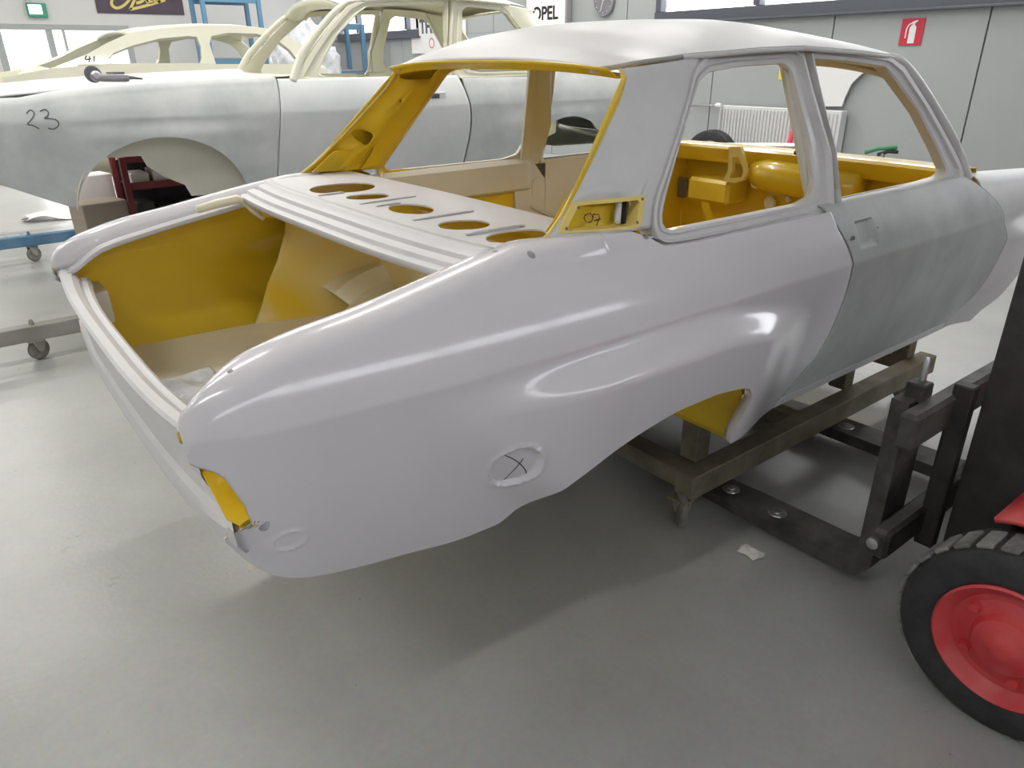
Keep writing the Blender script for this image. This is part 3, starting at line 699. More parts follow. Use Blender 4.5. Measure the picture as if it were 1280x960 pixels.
# boot details
def cpt(px, py, ax, v): return un(px, py, ax, v)
p = [cpt(*q, 1, .56) for q in ((246, 262), (270, 255), (296, 249), (306, 252), (318, 264), (330, 272))]
tube('boot_hinge', p, [.012, .014, .014, .013, .012, .012], 'cream', car, n=8)
pp = [cpt(*q, 1, .52) for q in ((316, 246), (330, 268), (352, 270))]
tube('hinge_bracket', pp, .022, 'yellow', car, n=6, flat=.4)
a = cpt(101, 345, 0, .115); b = cpt(118, 362, 0, .12)
box('latch_bracket', (.115, a[1]-.02, a[2]-.02), (.05, .10, .05), 'cream', car, rz=.2)
box('latch_bracket', (.12, b[1]+.02, b[2]-.03), (.055, .13, .05), 'cream', car, rz=-.15)
box('tail_stiffener', (.115, cpt(122, 382, 0, .12)[1], .62), (.06, .22, .10), 'beige', car)
box('rear_floor_box', (.15, -.44, .505), (.14, .34, .09), 'cream', car, bev=.015)
# pen cross on the fuel recess
def onq(x, z): return (x, -(float(side_y(x, z))-.0105), z)
def pq(px, py): 
    p = unf(px, py, lambda x, z: float(side_y(x, z))-.0105); return (p[0], p[2])
stroke('pen_cross', [[pq(623, 567), pq(637, 571), pq(650, 579), pq(658, 589), pq(657, 593)], [pq(624, 606), pq(640, 590), pq(654, 573)]], onq, .0022, 'ink', car)
# bare-metal weld and sanding spots
def on_mesh(o, px, py):
    """nearest visible vertex of a sheet to a pixel: local point and normal"""
    V = np.array([v.co for v in o.data.vertices])+np.array([0, 0, GZ])-CAMP; dz = V@_f
    X = 640+FPX*(V@CR)/dz; Y = 480-FPX*(V@CU)/dz; e = np.hypot(X-px, Y-py)+dz*2
    k = int(np.argmin(e)); return o.data.vertices[k].co.copy(), o.data.vertices[k].normal.copy()
QR = [c for c in car.children if c.name.startswith('quarter_panel')][0]
for px, py, r in ((664, 317, .011), (289, 465, .007), (244, 540, .010), (327, 656, .012), (815, 272, .010), (697, 293, .012), (618, 316, .008)):
    c_, n_ = on_mesh(QR, px, py)
    lathe('weld_spot', [(0, .0012), (r*.5, .0010), (r, -.001)], c_, n_, 'weld_grey', car, n=14)
# firewall details seen through the side windows
def fw(px, py, x=2.70): return un(px, py, 0, x)
T = lambda pts, x: [tuple(fw(830+a/6.4, 160+b/6.4, x)[1:]) for a, b in pts]
panel('pedal_bracket', T([(520, 150), (610, 150), (665, 360), (630, 420), (560, 440), (470, 425), (510, 340)], 2.68), [T([(545, 235), (600, 232), (635, 345), (618, 395), (525, 402), (548, 335)], 2.68)], lambda y, z: (2.68, y, z), ['yellow_light'], car, .02, face=(-1, 0, 0))
a, b = fw(950, 212, 2.76), fw(1075, 232, 2.76)
tube('air_duct', [(2.78, a[1]+.02, a[2]-.04), (2.76, a[1], a[2]-.02), (2.76, a[1]-.04, a[2]-.02), (2.76, b[1], b[2]-.02)], [.03, .06, .07, .07], 'yellow', car, n=20)
a = fw(888, 238, 2.72); box('heater_box', (2.77, a[1], a[2]), (.16, .24, .11), 'yellow', car, bev=.015)
a = fw(853, 234, 2.80); box('kick_opening', (2.80, a[1], a[2]), (.02, .055, .10), 'hole_shade', car, bev=.008)  # solid dark box in place of a shaded recess
a = fw(1002, 192, 2.66); box('cowl_slot', (2.71+.05*(1-(a[1]/.69)**2), a[1]+.02, a[2]-.014), (.02, .15, .026), 'box_dark', car, bev=.008)  # thin dark box, its colour stands for the shade in the slot
for px, py, r in ((945, 228, .03), (962, 254, .032), (985, 249, .015), (920, 236, .01), (1000, 245, .01)):  # pale discs painted in for holes with the bright floor showing through
    a = fw(px, py, 2.83); lathe('pale_hole_disc', [(0, .006), (r*.8, .006), (r, 0)], (2.83, a[1], a[2]), (-1, 0, 0), 'cream', car, n=18)
# ------------------------------------------------------------------ trolley under the body
def caster(parent, x, y, rz=0., r=.060, zt=.101, m='dolly_brown'):
    """swivel caster: plate, fork cheeks, wheel"""
    c, s_ = math.cos(rz), math.sin(rz)
    box('caster_plate', (x, y, zt), (.072, .072, .008), m, parent)
    for k in (-1, 1):
        f = panel('caster_fork', [(-.035, 0), (.035, 0), (.02, -zt+r), (.0, -zt+r-.014), (-.018, -zt+r)], [], lambda u, v: (x+c*u-s_*k*.021, y+s_*u+c*k*.021, zt+v), ['dolly_beige'], parent, .004, offset=0)
    lathe('caster_wheel', [(.006, -.015), (r*.55, -.016), (r*.9, -.014), (r, -.008), (r, .008), (r*.9, .014), (r*.55, .016), (.006, .015)], (x, y, r), (-s_, c, 0), 'caster_wheel', parent, n=24)
tr = thing('body_trolley', 'brown welded steel trolley with casters under the grey primed car body', 'trolley', (0, 0, 0))
RZ = .148; RY = .565
for s in (-1, 1):
    beam('rail', (1.50, s*RY, RZ), (3.20, s*RY, RZ), .075, .085, 'dolly_brown', tr)
    for x in (1.62, 2.55, 3.08):
        box('support_post', (x, s*(RY-.06), (RZ+.042+.436)/2), (.07, .07, .436-RZ-.042), 'dolly_brown', tr)
    for x, a in ((1.50, .9), (3.02, 1.2)): caster(tr, x, s*(RY+.0), a if s < 0 else -.5)
for x in (1.56, 2.20, 3.12): beam('cross_beam', (x, -RY+.035, RZ), (x, RY-.035, RZ), .09 if x < 2 else .07, .065, 'dolly_brown', tr)

# ------------------------------------------------------------------ forklift at the right
fk = thing('forklift', 'dark forklift with red wheel rims, forks pushed under the car body', 'forklift', (1.42, -1.53, 0))
FO = np.array([1.42, -1.53, 0])
def L(p): return tuple(np.array(p, float)-FO)
def lbox(n, c, d, m, par=fk, **k): return box(n, L(c), d, m, par, **k)
for i, (x, y1) in enumerate(((1.70, -.30), (2.44, -.05))):
    # fork: tapered blade + upright shank, one bent piece
    w, t = .13, .045; P = []
    prof = [(y1, .060, .004), (y1-.35, .075, .02), (-1.06, .09, .045), (-1.13, .10, .05), (-1.15, .14, .05), (-1.15, .60, .04)]
    o = fixn(from_py('fork', [L((x+dx, y-(0 if k < 4 else 0), z)) for k, (y, z, tt) in enumerate([(y1, .05, 0), (y1, .062, 0), (y1-.4, .082, 0), (-1.02, .09, 0), (-1.075, .10, 0), (-1.09, .13, 0), (-1.09, .62, 0), (-1.135, .62, 0), (-1.135, .10, 0), (-1.10, .055, 0), (-1.05, .045, 0), (y1-.4, .04, 0)]) for dx in (-w/2, w/2)],
        [(2*k, 2*k+1, 2*((k+1) % 12)+1, 2*((k+1) % 12)) for k in range(12)]+[tuple(2*k for k in (0, 1, 2, 11)), tuple(2*k for k in (2, 3, 10, 11)), tuple(2*k for k in (3, 4, 9, 10)), tuple(2*k for k in (4, 5, 8, 9)), tuple(2*k for k in (5, 6, 7, 8))]+
        [tuple(2*k+1 for k in (0, 1, 2, 11)), tuple(2*k+1 for k in (2, 3, 10, 11)), tuple(2*k+1 for k in (3, 4, 9, 10)), tuple(2*k+1 for k in (4, 5, 8, 9)), tuple(2*k+1 for k in (5, 6, 7, 8))], 'worn_steel', fk))
    for py in (-.62, -.80): lathe('fork_bolt', [(0, .008), (.012, .008), (.012, .004), (.028, .003), (.03, 0)], L((x-.01, py, .087)), (0, 0, 1), 'bright_steel', o, n=18)
    lbox('fork_latch', (x+.0, -1.125, .635), (.05, .05, .05), 'worn_steel')
    lathe('latch_pin', [(.008, 0), (.008, .07), (.004, .075)], L((x+.01, -1.125, .65)), (0, 0, 1), 'bright_steel', fk, n=10)
for z, h in ((.57, .10), (.23, .09)):
    lbox('carriage_bar', (2.08, -1.165, z), (1.02, .05, h), 'worn_steel', bev=.01)
lathe('carriage_bolt', [(.016, 0), (.016, .02), (.006, .024), (0, .024)], L((1.565, -1.16, .24)), (-1, 0, 0), 'bright_steel', fk, n=14)
for x in (1.80, 2.32):
    lbox('carriage_plate', (x, -1.20, .40), (.04, .05, .50), 'black_steel')
for x, sg in ((1.84, 1), (2.40, -1)):
    lbox('mast_rail', (x, -1.31, 1.05), (.03, .15, 2.02), 'black_steel')
    lbox('mast_rail_flange', (x+sg*.035, -1.245, 1.05), (.06, .022, 2.02), 'black_steel')
    lbox('mast_rail_flange', (x+sg*.035, -1.375, 1.05), (.06, .022, 2.02), 'black_steel')
for z in (.12, 1.95): lbox('mast_cross_tie', (2.165, -1.39, z), (.44, .03, .12), 'black_steel')
tube('lift_cylinder', [L((2.165, -1.36, .1)), L((2.165, -1.36, 1.6))], .035, 'black_steel', fk, n=14)
tube('hydraulic_hose', [L(p) for p in ((2.0, -1.34, .30), (1.78, -1.38, .36), (1.70, -1.46, .42), (1.74, -1.60, .44))], .014, 'rubber', fk, n=8)
def wheel(x, y, R=.232, sg=-1):
    """solid tyre on a dished red rim, axis along x, outer face towards sg*x"""
    c = L((x, y, R)); ax = (sg, 0, 0)
    t = lathe('tire', [(.150, -.15), (.19, -.155), (R-.012, -.145), (R, -.125), (R, -.02), (R-.006, .0), (.205, .012), (.17, .012), (.152, .004), (.148, -.01), (.148, -.12)], c, ax, 'rubber', fk, n=56)
    for k in range(30):                                     # tread lugs along the shoulder
        a = 2*math.pi*k/30
        o = box('tread_lug', (0, 0, 0), (.085, .036, .012), 'rubber_dusty', t, bev=.004)
        o.data.transform(Matrix.Translation(Vector(c)) @ Matrix.Rotation(a, 4, 'X') @ Matrix.Translation((-sg*.05, 0, R+.002)))
    r = lathe('rim', [(.150, -.02), (.1515, .008), (.146, .012), (.138, .004), (.122, -.018), (.112, -.024), (.095, -.016), (.075, -.012), (.070, -.004), (.066, .004), (.045, .010), (.03, .016), (.022, .022), (.012, .024), (0, .024)], c, ax, 'red_paint', fk, n=48)
    for k in range(5):
        a = 2*math.pi*k/5+.6
        lathe('wheel_nut', [(0, .008), (.011, .008), (.014, .0)], (c[0]+sg*-.014, c[1]+.096*math.cos(a), c[2]+.096*math.sin(a)), ax, 'red_paint', r, n=12)
wheel(1.42, -1.53); wheel(2.72, -1.53, sg=1)
lbox('axle', (2.07, -1.53, .232), (1.05, .10, .10), 'black_steel')
lbox('chassis', (2.07, -2.1, .50), (.86, 1.05, .36), 'red_paint', bev=.05)
o = grid('wheel_guard', [[L((x, -1.53+.275*math.cos(t), .232+.275*math.sin(t))) for x in (1.50, 1.70)] for t in np.linspace(1.15, math.pi*.95, 14)], ['red_paint'], fk, thick=.012)
lbox('floor_plate', (2.07, -1.56, .46), (.80, .25, .03), 'black_steel')

# ------------------------------------------------------------------ trolleys at the left
def rail_trolley(name, label, x0, x1, y0, y1, zt, m, posts, ph, cas):
    t = thing(name, label, 'trolley', (x0, y0, 0))
    lo = lambda x, y, z: (x-x0, y-y0, z)
    ys_ = (y0,)
    for y in ys_: beam('rail', lo(x0, y, zt-.04), lo(x1, y, zt-.04), .07, .08, m, t)
    for x in (2.0, x1-.3): beam('cross_beam', lo(x, y0+.036, zt-.04), lo(x, y1, zt-.04), .07, .07, m, t); caster(t, x-x0, y1-y0-.05, .5, .055, zt-.084, m)
    for x in posts:
        for y in (y0, y1): box('support_post', lo(x, y, (zt+ph)/2), (.07, .07, ph-zt), m, t)
    for y in ys_:
        for x in cas:
            caster(t, x-x0, y-y0, .5, .055, zt-.084, m)
            lathe('caster_nut', [(.012, 0), (.012, .015), (.006, .03), (0, .03)], lo(x, y, zt), (0, 0, 1), m, t, n=8)
p = unw(52, 448, 2, .0); q = unw(45, 326, 2, .0)
C23Z = .31+GZ
rail_trolley('rail_trolley', 'pale beige steel trolley rail with caster under the sanded body numbered 23', -.9, 4.3, p[1], p[1]+1.0, .19, 'dolly_beige', (2.0, 4.0), C23Z+.278, (p[0], 3.9))
rail_trolley('rail_trolley', 'blue steel trolley rail with caster behind the beige one at left', -.9, 3.6, q[1], q[1]+1.0, .205, 'dolly_blue', (2.3, 3.2), .60, (q[0], 3.2))

# ------------------------------------------------------------------ body number 23
M23 = dict(gloss='sanded_grey', matt='cream_paint', door='sanded_light', fender='sanded_grey', roof='sanded_light', tail='sanded_grey', deck='cream_paint', inner='cream_paint', inner2='cream_paint', edge='cream_paint', floor='cream_paint')
yaw23 = math.radians(172.8)
org = np.array([2.33-2*math.cos(yaw23), 2.83-2*math.sin(yaw23), C23Z])
c23 = thing('car_body', 'patchy grey sanded two-door car body with hand-written 23 on its fender', 'car body', tuple(org), yaw23)
build_body(c23, M23, .02, dict(res=.45, nofend=1, bshift=.095, front=4.34, arch=.385, xdf=hermite([.33, .44, .87, .92], [2.945, 2.933, 2.866, 2.86]), xdr=hermite([.30, .43, .66, .87, .92], [1.82, 1.78, 1.743, 1.775, 1.79]), zb=hermite([0, .02, .05, .09, .15, .26, .38, .56, .66, .70, .78, .88, 1.05, 1.22, 1.32, 1.40, 1.45, 1.5, 1.9], [.56, .52, .47, .43, .402, .378, .362, .338, .32, .42, .55, .62, .65, .62, .55, .42, .32, .305, .30])))
def to23(px, py, yl=.8):
    """photo pixel -> local x,z of body 23 on its left side"""
    cy, sy = math.cos(yaw23), math.sin(yaw23); C = CAMP-org; d = ray(px, py)
    l = np.array([cy*C[0]+sy*C[1], -sy*C[0]+cy*C[1], C[2]]); e = np.array([cy*d[0]+sy*d[1], -sy*d[0]+cy*d[1], d[2]])
    y = yl
    for _ in range(20):
        q = l+(y-l[1])/e[1]*e; y = float(side_y(q[0], q[2], .02))
    return q[0], q[2]
def pl23(px, py, yl):
    cy, sy = math.cos(yaw23), math.sin(yaw23); C = CAMP-org; d = ray(px, py)
    l = np.array([cy*C[0]+sy*C[1], -sy*C[0]+cy*C[1], C[2]]); e = np.array([cy*d[0]+sy*d[1], -sy*d[0]+cy*d[1], d[2]])
    q = l+(yl-l[1])/e[1]*e; return (q[0], q[2])
inn = [(lambda q: (q[0], max(q[1], .315)))(pl23(px, py, .50)) for px, py in ((95, 196), (137, 197), (176, 195), (184, 208), (205, 221), (231, 231), (240, 247), (320, 262), (322, 108), (90, 135))]
for s in (-1, 1): panel('inner_fender', inn, [], lambda x, z: (x, s*.50, z), ['beige'], c23, .004, face=(0, s, 0))
# bonnet, nose
P = []
for u in np.linspace(0, 1, 30):
    x = 2.93+1.38*u; row = []
    w = .635-.03*u
    for v in np.linspace(-1, 1, 41):
        row.append((x, v*w, .913-.035*u-.022*u**4+.030*(1-v*v)-.014*u*u+.012*float(1-ss(.36, .42, abs(v)))))
    P.append(row)
grid('bonnet', P, ['sanded_light'], c23, thick=.006)
panel('nose_panel', [(-.66, .50), (.66, .50), (.68, .60), (.66, .83), (-.66, .83), (-.68, .60)], [ell(.50, .66, .13, .09, 20, p=5), ell(-.50, .66, .13, .09, 20, p=5), ell(0, .66, .30, .08, 20, p=6)], lambda y, z: (4.34-.06*abs(y)**3-.1*max(0, .5-z), y, z), ['sanded_grey'], c23, .006, face=(1, 0, 0))
for s in (-1, 1): lathe('headlamp_bowl', [(.13, 0), (.11, -.05), (.05, -.09), (0, -.1)], (4.29, s*.50, .66), (1, 0, 0), 'beige', c23, n=20, caps=False)
P = [[(x, v*.60, z) for x, z in ((.06, .72), (.05, .745), (.30, .86), (.56, .922))] for v in np.linspace(-1, 1, 9)]
grid('boot_lid', P, ['sanded_light'], c23, flip=True, thick=.006)
def on23(px, py):
    x, z = to23(px, py); return (x, float(side_y(x, z, .02))+.0015, z)
stroke('handwritten_number', [[(33, 142), (37, 137), (42, 139), (43, 144), (38, 151), (33, 156), (40, 156), (49, 161)], [(50, 139), (56, 136), (61, 140), (60, 145), (54, 148), (60, 148), (70, 149), (74, 154), (72, 159), (66, 162), (60, 160)]], on23, 1.5, 'ink_grey', c23)

# angle grinder lying on that bonnet
def place_c23(lx, ly, lz):
    c, s = math.cos(yaw23), math.sin(yaw23); return np.array([org[0]+c*lx-s*ly, org[1]+s*lx+c*ly, org[2]+lz])
gp = unw(141, 103, 2, C23Z+.915)
gr = thing('air_sander', 'grey pneumatic angle sander lying on the sanded bonnet', 'tool', tuple(gp), 0)
lathe('grip', [(.0, -.10), (.022, -.10), (.026, -.07), (.028, 0), (.030, .07), (.024, .09), (0, .09)], (0.02, 0, .03), (1, .1, 0), 'alu', gr, n=16)
lathe('head', [(0, -.03), (.030, -.03), (.036, 0), (.034, .035), (.02, .05), (0, .05)], (-.10, -.02, .042), (.1, -1, .1), 'alu', gr, n=18)
lathe('sanding_pad', [(0, 0), (.055, 0), (.058, .008), (.05, .016), (0, .02)], (-.115, .015, .055), (.3, 1, .1), 'grey_plastic', gr, n=22)
tube('air_nipple', [(.10, .01, .03), (.14, .012, .028), (.20, .016, .02)], [.014, .011, .006], 'grey_plastic', gr, n=8)
box('lever', (.03, -.004, .064), (.12, .016, .010), 'grey_plastic', gr)
for o in gr.children: o.data.transform(Matrix.Scale(.62, 4))
gr.rotation_euler = (0, 0, -.15)

# ------------------------------------------------------------------ cream coupe numbered 41 behind
CY = 4.75                                                 # its near side
def c41(px, py, y=CY+.18): p = unw(px, py, 1, y); return p
cb = thing('car_body', 'cream coupe body shell with sloping tail and hand-written 41', 'car body', (2.0, CY+.75, 0))
O41 = np.array([2.0, CY+.75, 0])
def Y41(z): return .75-.42*max(0, z-1.32)                 # half width over height
def xz41(l): 
    out = []
    for px, py in l:
        y = CY
        for _ in range(15):
            p = unw(px, py, 1, y); y = CY+.75-Y41(p[2])
        out.append((p[0]-O41[0], p[2]))
    return out
top = xz41([(62, 86), (85, 77), (110, 67), (135, 53), (160, 42), (190, 36.5), (225, 33), (260, 31.5), (300, 32), (335, 36), (360, 45), (378, 57), (408, 86)])
belt = [(top[-1][0], 1.22), (top[0][0]-.35, 1.16), (top[0][0]-.30, top[0][1]-.05)]
w1 = xz41([(140, 79), (136, 73), (142, 66), (165, 57), (200, 48), (235, 45), (246, 46), (251, 58), (252, 72), (250, 79)])
w2 = xz41([(270, 80), (262, 55), (264, 45), (285, 41), (320, 42), (345, 49), (362, 62), (376, 80)])
def zb41(l): return [(x, max(z, 1.27)) for x, z in l]
w1, w2 = zb41(w1), zb41(w2)
for s in (-1, 1):
    panel('side_frame', top+belt, [w1, w2], lambda x, z: (x, s*Y41(z), z), ['cream_paint'], cb, .045, face=(0, s, 0))
    prof = [(.75, 1.21), (.80, 1.12), (.815, 1.0), (.79, .80), (.76, .62)]
    P = [[(x, s*(y-.05*abs(x/2)**3), z-.04*max(0, x-.9)) for y, z in prof] for x in np.linspace(-2.0, 2.0, 30)]
    grid('body_side', P, ['cream_paint'], cb, flip=(s < 0), thick=.02)
rt = top[1:11]
P = [[(x, v*(Y41(z)-.005), z+.03*(1-v*v)) for v in np.linspace(-1, 1, 21)] for x, z in top[4:11]]
grid('roof', P, ['cream_paint'], cb, thick=.02)
P = [[(x, v*(Y41(z)-.005), z+.02*(1-v*v)) for v in np.linspace(-1, 1, 15)] for x, z in ((top[0][0]-.6, 1.14), (top[0][0]-.3, 1.19), top[0])]
grid('tail_deck', P, ['cream_paint'], cb, thick=.02)
P = [[(x, v*.74, z+.02*(1-v*v)) for v in np.linspace(-1, 1, 15)] for x, z in ((top[-1][0], 1.22), (top[-1][0]+.5, 1.20), (1.98, 1.12), (2.02, .75))]
grid('front_panel', P, ['cream_paint'], cb, thick=.02)
panel('dashboard', [(-.73, 1.0), (.73, 1.0), (.73, 1.24), (-.73, 1.24)], [], lambda y, z: (top[-1][0]-.1, y, z), ['cream_paint'], cb, .02)
n41 = lambda px, py: (lambda q: (q[0], -(Y41(q[1])+.002), q[1]))(xz41([(px, py)])[0])
stroke('handwritten_number', [[(108, 69.5), (105.5, 75), (114, 73.5)], [(112, 70.5), (111, 78)], [(117.5, 70), (117.5, 77)]], n41, 1.5, 'ink', cb)
v0 = xz41([(97, 81.3), (124, 81.0)])
beam('air_slot', (v0[0][0], -(Y41(v0[0][1])+.002), v0[0][1]), (v0[1][0], -(Y41(v0[1][1])+.002), v0[1][1]), .004, .012, 'beige', cb)

# ------------------------------------------------------------------ red parts rack behind body 23
a, b = unw(140, 195, 1, 4.0), unw(205, 232, 1, 4.0)
rx0, rx1, ry, rzt = .86, 1.62, 4.05, a[2]
rk = thing('parts_rack', 'dark red steel shelf rack full of boxes seen through the wheel arch', 'rack', ((rx0+rx1)/2, ry, 0))
rw = rx1-rx0
for x in (-rw/2, rw/2):
    for y in (-.17, .17): box('upright', (x, y, rzt/2), (.04, .04, rzt), 'rack_red', rk)
lv = [.12, rzt-.47, rzt-.20, rzt-.02]
for z in lv: box('shelf', (0, 0, z), (rw-.04, .30, .02), 'rack_red', rk)
for z in lv: beam('front_rail', (-rw/2+.02, -.17, z), (rw/2-.02, -.17, z), .02, .05, 'rack_red', rk)
box('back_panel', (0, .165, rzt/2), (rw-.04, .008, rzt-.1), 'box_dark', rk)
k = 0
LB = [('paper', 'white carton'), ('box_tan', 'tan carton'), ('box_blue', 'blue carton'), ('paper', 'pale paper pack'), ('box_dark', 'dark parts bin')]
pos = ['first', 'second', 'third', 'fourth', 'fifth']
for zi, hgt in ((2, .09), (1, .15), (0, .14)):
    for j in range(5):
        m_, nm = LB[(j+zi*2) % 5] if zi else LB[4]
        if zi == 1: m_, nm = 'box_dark', 'dark parts bin'
        if zi == 2: m_, nm = (('paper', 'white carton'), ('paper', 'white carton'), ('box_blue', 'blue carton'), ('box_blue', 'blue carton'), ('box_tan', 'tan carton'))[j]
        x = -rw/2+.10+j*.14; h = hgt*(.7+.3*((j*7+zi*3) % 5)/4)
        t = box('carton', (0, 0, h/2), (.115, .22, h), m_, None, bev=.006); t.location = ((rx0+rx1)/2+x, ry-.03, lv[zi]+.011)
        tag(t, '%s, %s from the left on the %s shelf of the red rack' % (nm, pos[j], ['bottom', 'middle', 'upper'][zi]), 'box', 'boxes on the red parts rack')
for (px, py, w_, d_, h_, m_, lb) in ((128, 262, .30, .25, .56, 'box_tan', 'brown carton on the floor left of the red rack'), (118, 240, .26, .2, .70, 'paper', 'white carton on the floor behind the brown one, left of the red rack')):
    pt = unw(px, py, 1, 4.0 if m_ == 'box_tan' else 4.35); t = box('carton', (0, 0, h_/2), (w_, d_, h_), m_, None, bev=.006); t.location = (pt[0]-.02, pt[1], 0); t.rotation_euler = (0, 0, .2)
    tag(t, lb, 'box')
# ------------------------------------------------------------------ things on and along the walls
XW = X1
sg = unw(690, 33, 0, XW); w_ = abs(unw(665, 33, 0, XW)[1]-unw(714, 33, 0, XW)[1])
op = thing('light_sign', 'illuminated square wall sign, yellow over white, lettered OPEL', 'sign', (XW-.07, sg[1], sg[2]))
box('housing', (0, 0, .50), (.13, w_, 1.0), 'alu', op, bev=.02)
box('white_face', (-.068, 0, .22), (.01, w_-.04, .40), 'sign_white', op)
box('yellow_face', (-.068, 0, .70), (.01, w_-.04, .55), 'sign_yellow', op)
RM = Matrix(((0, 0, -1, -.075), (-1, 0, 0, 0), (0, 1, 0, .17), (0, 0, 0, 1)))
text('lettering', 'OPEL', .26, 'ink', op, RM, bold=.008)
lathe('emblem_ring', [(.155, 0), (.155, .004), (.175, .004), (.175, 0)], (-.074, 0, .55), (-1, 0, 0), 'ink_grey', op, n=28, caps=False)
ck = unw(757, 1, 0, XW); 
cl = thing('wall_clock', 'round dark wall clock with pale rim beside the wall sign', 'clock', (XW-.03, ck[1], ck[2]))
lathe('rim', [(.19, -.02), (.205, .0), (.20, .025), (.185, .03), (.18, .02)], (0, 0, 0), (-1, 0, 0), 'alu', cl, n=36, caps=False)
lathe('dial', [(0, .012), (.185, .012), (.185, -.02)], (0, 0, 0), (-1, 0, 0), 'grey_plastic', cl, n=36)
for a_, l_ in ((2.0, .10), (-.35, .14)): beam('hand', (-.02, 0, 0), (-.02, -l_*math.sin(a_), -l_*math.cos(a_)), .012, .004, 'white_plastic', cl, up=(1, 0, 0), bev=0)
for k in range(12):
    a_ = k*math.pi/6; box('hour_mark', (-.016, .155*math.sin(a_), .155*math.cos(a_)), (.004, .012, .012), 'white_plastic', cl, bev=0)
# fire-extinguisher sign
e0 = unw(1123, 57, 0, XW); e1 = unw(1158, 22, 0, XW)
es = thing('safety_sign', 'square red wall sign with a white fire extinguisher symbol', 'sign', (XW-.008, (e0[1]+e1[1])/2, (e0[2]+e1[2])/2))
h = (e1[2]-e0[2])/2; w2_ = abs(e0[1]-e1[1])/2
box('sign_plate', (0, 0, 0), (.006, 2*w2_, 2*h), 'red_sign', es, bev=0)
sym = lambda u, v: (-.005, -u*h*.95, v*h)
panel('extinguisher_symbol', [(-.22, -.85), (.34, -.85), (.34, .30), (.22, .48), (.16, .52), (.16, .62), (.40, .78), (.36, .86), (.02, .78), (-.10, .70), (-.02, .60), (-.02, .52), (-.12, .46), (-.22, .30)], [], sym, ['white_plastic'], es, .002, face=(-1, 0, 0))
stroke('hose_symbol', [[(-.06, .64), (-.34, .55), (-.48, .2), (-.46, -.45)]], lambda u, v: (-.0055, -u*h*.95, v*h), .10, 'white_plastic', es)
# radiator with valve pipe
r0, r1 = unw(911, 131, 0, XW), unw(1062, 133, 0, XW); rh = .62
rd = thing('radiator', 'white ribbed panel radiator on the wall below the windows', 'radiator', (XW-.10, (r0[1]+r1[1])/2, r0[2]-rh))
rl = r0[1]-r1[1]
box('body', (.02, 0, rh/2), (.06, rl, rh), 'radiator_white', rd, bev=.01)
n = 34
for k in range(n):
    y = -rl/2+rl*(k+.5)/n; box('rib', (-.018, y, rh/2), (.018, rl/n*.6, rh-.06), 'radiator_white', rd, bev=.006)
box('end_plate', (.0, -rl/2-.006, rh/2), (.12, .012, rh), 'radiator_white', rd); box('end_plate', (.0, rl/2+.006, rh/2), (.12, .012, rh), 'radiator_white', rd)
for y in (-rl/2+.25, rl/2-.25): box('bracket', (.07, y, rh/2), (.05, .06, rh*.8), 'radiator_white', rd)
q0, q1 = unw(865, 132, 0, XW-.08), unw(906, 132, 0, XW-.08)
tube('supply_pipe', [(.03, q0[1]-rd.location.y, q0[2]-rd.location.z), (.03, rl/2, q1[2]-rd.location.z)], .011, 'alu', rd, n=10)
lathe('valve', [(.018, 0), (.028, .01), (.03, .06), (.02, .08), (0, .08)], (.03, q1[1]-rd.location.y+.06, q1[2]-rd.location.z), (-.2, 1, 0), 'white_plastic', rd, n=16)
# red pole leaning on the radiator
a, b = unw(1000, 135, 0, XW-.22), unw(985, 185, 0, XW-.26)
d = (b-a); bot = a+d*((.02-a[2])/d[2])
rp = tube('leaning_pole', [Vector(a)-Vector(bot), (0, 0, 0)], .03, 'pink_red', None, n=10); rp.location = bot
tag(rp, 'bright red pole leaning against the white radiator', 'pole')
# round-edged white sheet leaning on the wall
wb = [unw(px, py, 0, XW-.06) for px, py in ((1018, 70), (1020, 133), (1052, 133), (1056, 122), (1064, 105), (1076, 93), (1092, 84), (1105, 82), (1100, 70))]
c0_ = np.mean([p for p in wb], axis=0)
sh = panel('white_sheet', [(p[1]-c0_[1], p[2]) for p in wb], [], lambda y, z: (0, y, z), ['white_plastic'], None, .02, face=(-1, 0, 0)); sh.location = (XW-.06, c0_[1], 0)
tag(sh, 'white sheet with a curved edge leaning on the wall above the radiator', 'sheet')
tp = unw(882, 172, 0, 7.45)
ty = lathe('tire', [(.20, -.09), (.25, -.10), (.30, -.09), (.315, -.06), (.315, .06), (.30, .09), (.25, .10), (.20, .09), (.19, 0), (.20, -.09)], (0, 0, .315), (1, .25, 0), 'rubber', None, n=40, caps=False)
ty.location = (7.45, tp[1]-.1, 0); tag(ty, 'black tire standing on the floor at the wall left of the radiator', 'tire')
hh = unw(1105, 186, 0, 7.3)
hs_ = thing('handle_tool', 'small green and black tool with a fork handle right of the radiator', 'tool', (7.3, hh[1], 0))
tube('stem', [(0, 0, 0), (0, 0, hh[2]-.04)], .02, 'grey_plastic', hs_, n=8); box('base', (0, 0, .02), (.4, .4, .04), 'grey_plastic', hs_)
tube('handle', [(0, .18, hh[2]-.05), (0, .05, hh[2]-.0), (0, -.12, hh[2]+.02)], .02, 'fence_green', hs_, n=8); tube('fork_handle', [(0, .05, hh[2]-.06), (0, -.05, hh[2]-.02), (0, -.14, hh[2]-.02)], .018, 'rubber', hs_, n=8)
yt = unw(981, 88, 0, XW); t = box('wall_notice', (0, 0, 0), (.006, .14, .20), 'yellow_tag', None, bev=0); t.location = (XW-.005, yt[1], yt[2]); tag(t, 'small yellow notice on the wall above the radiator', 'notice')
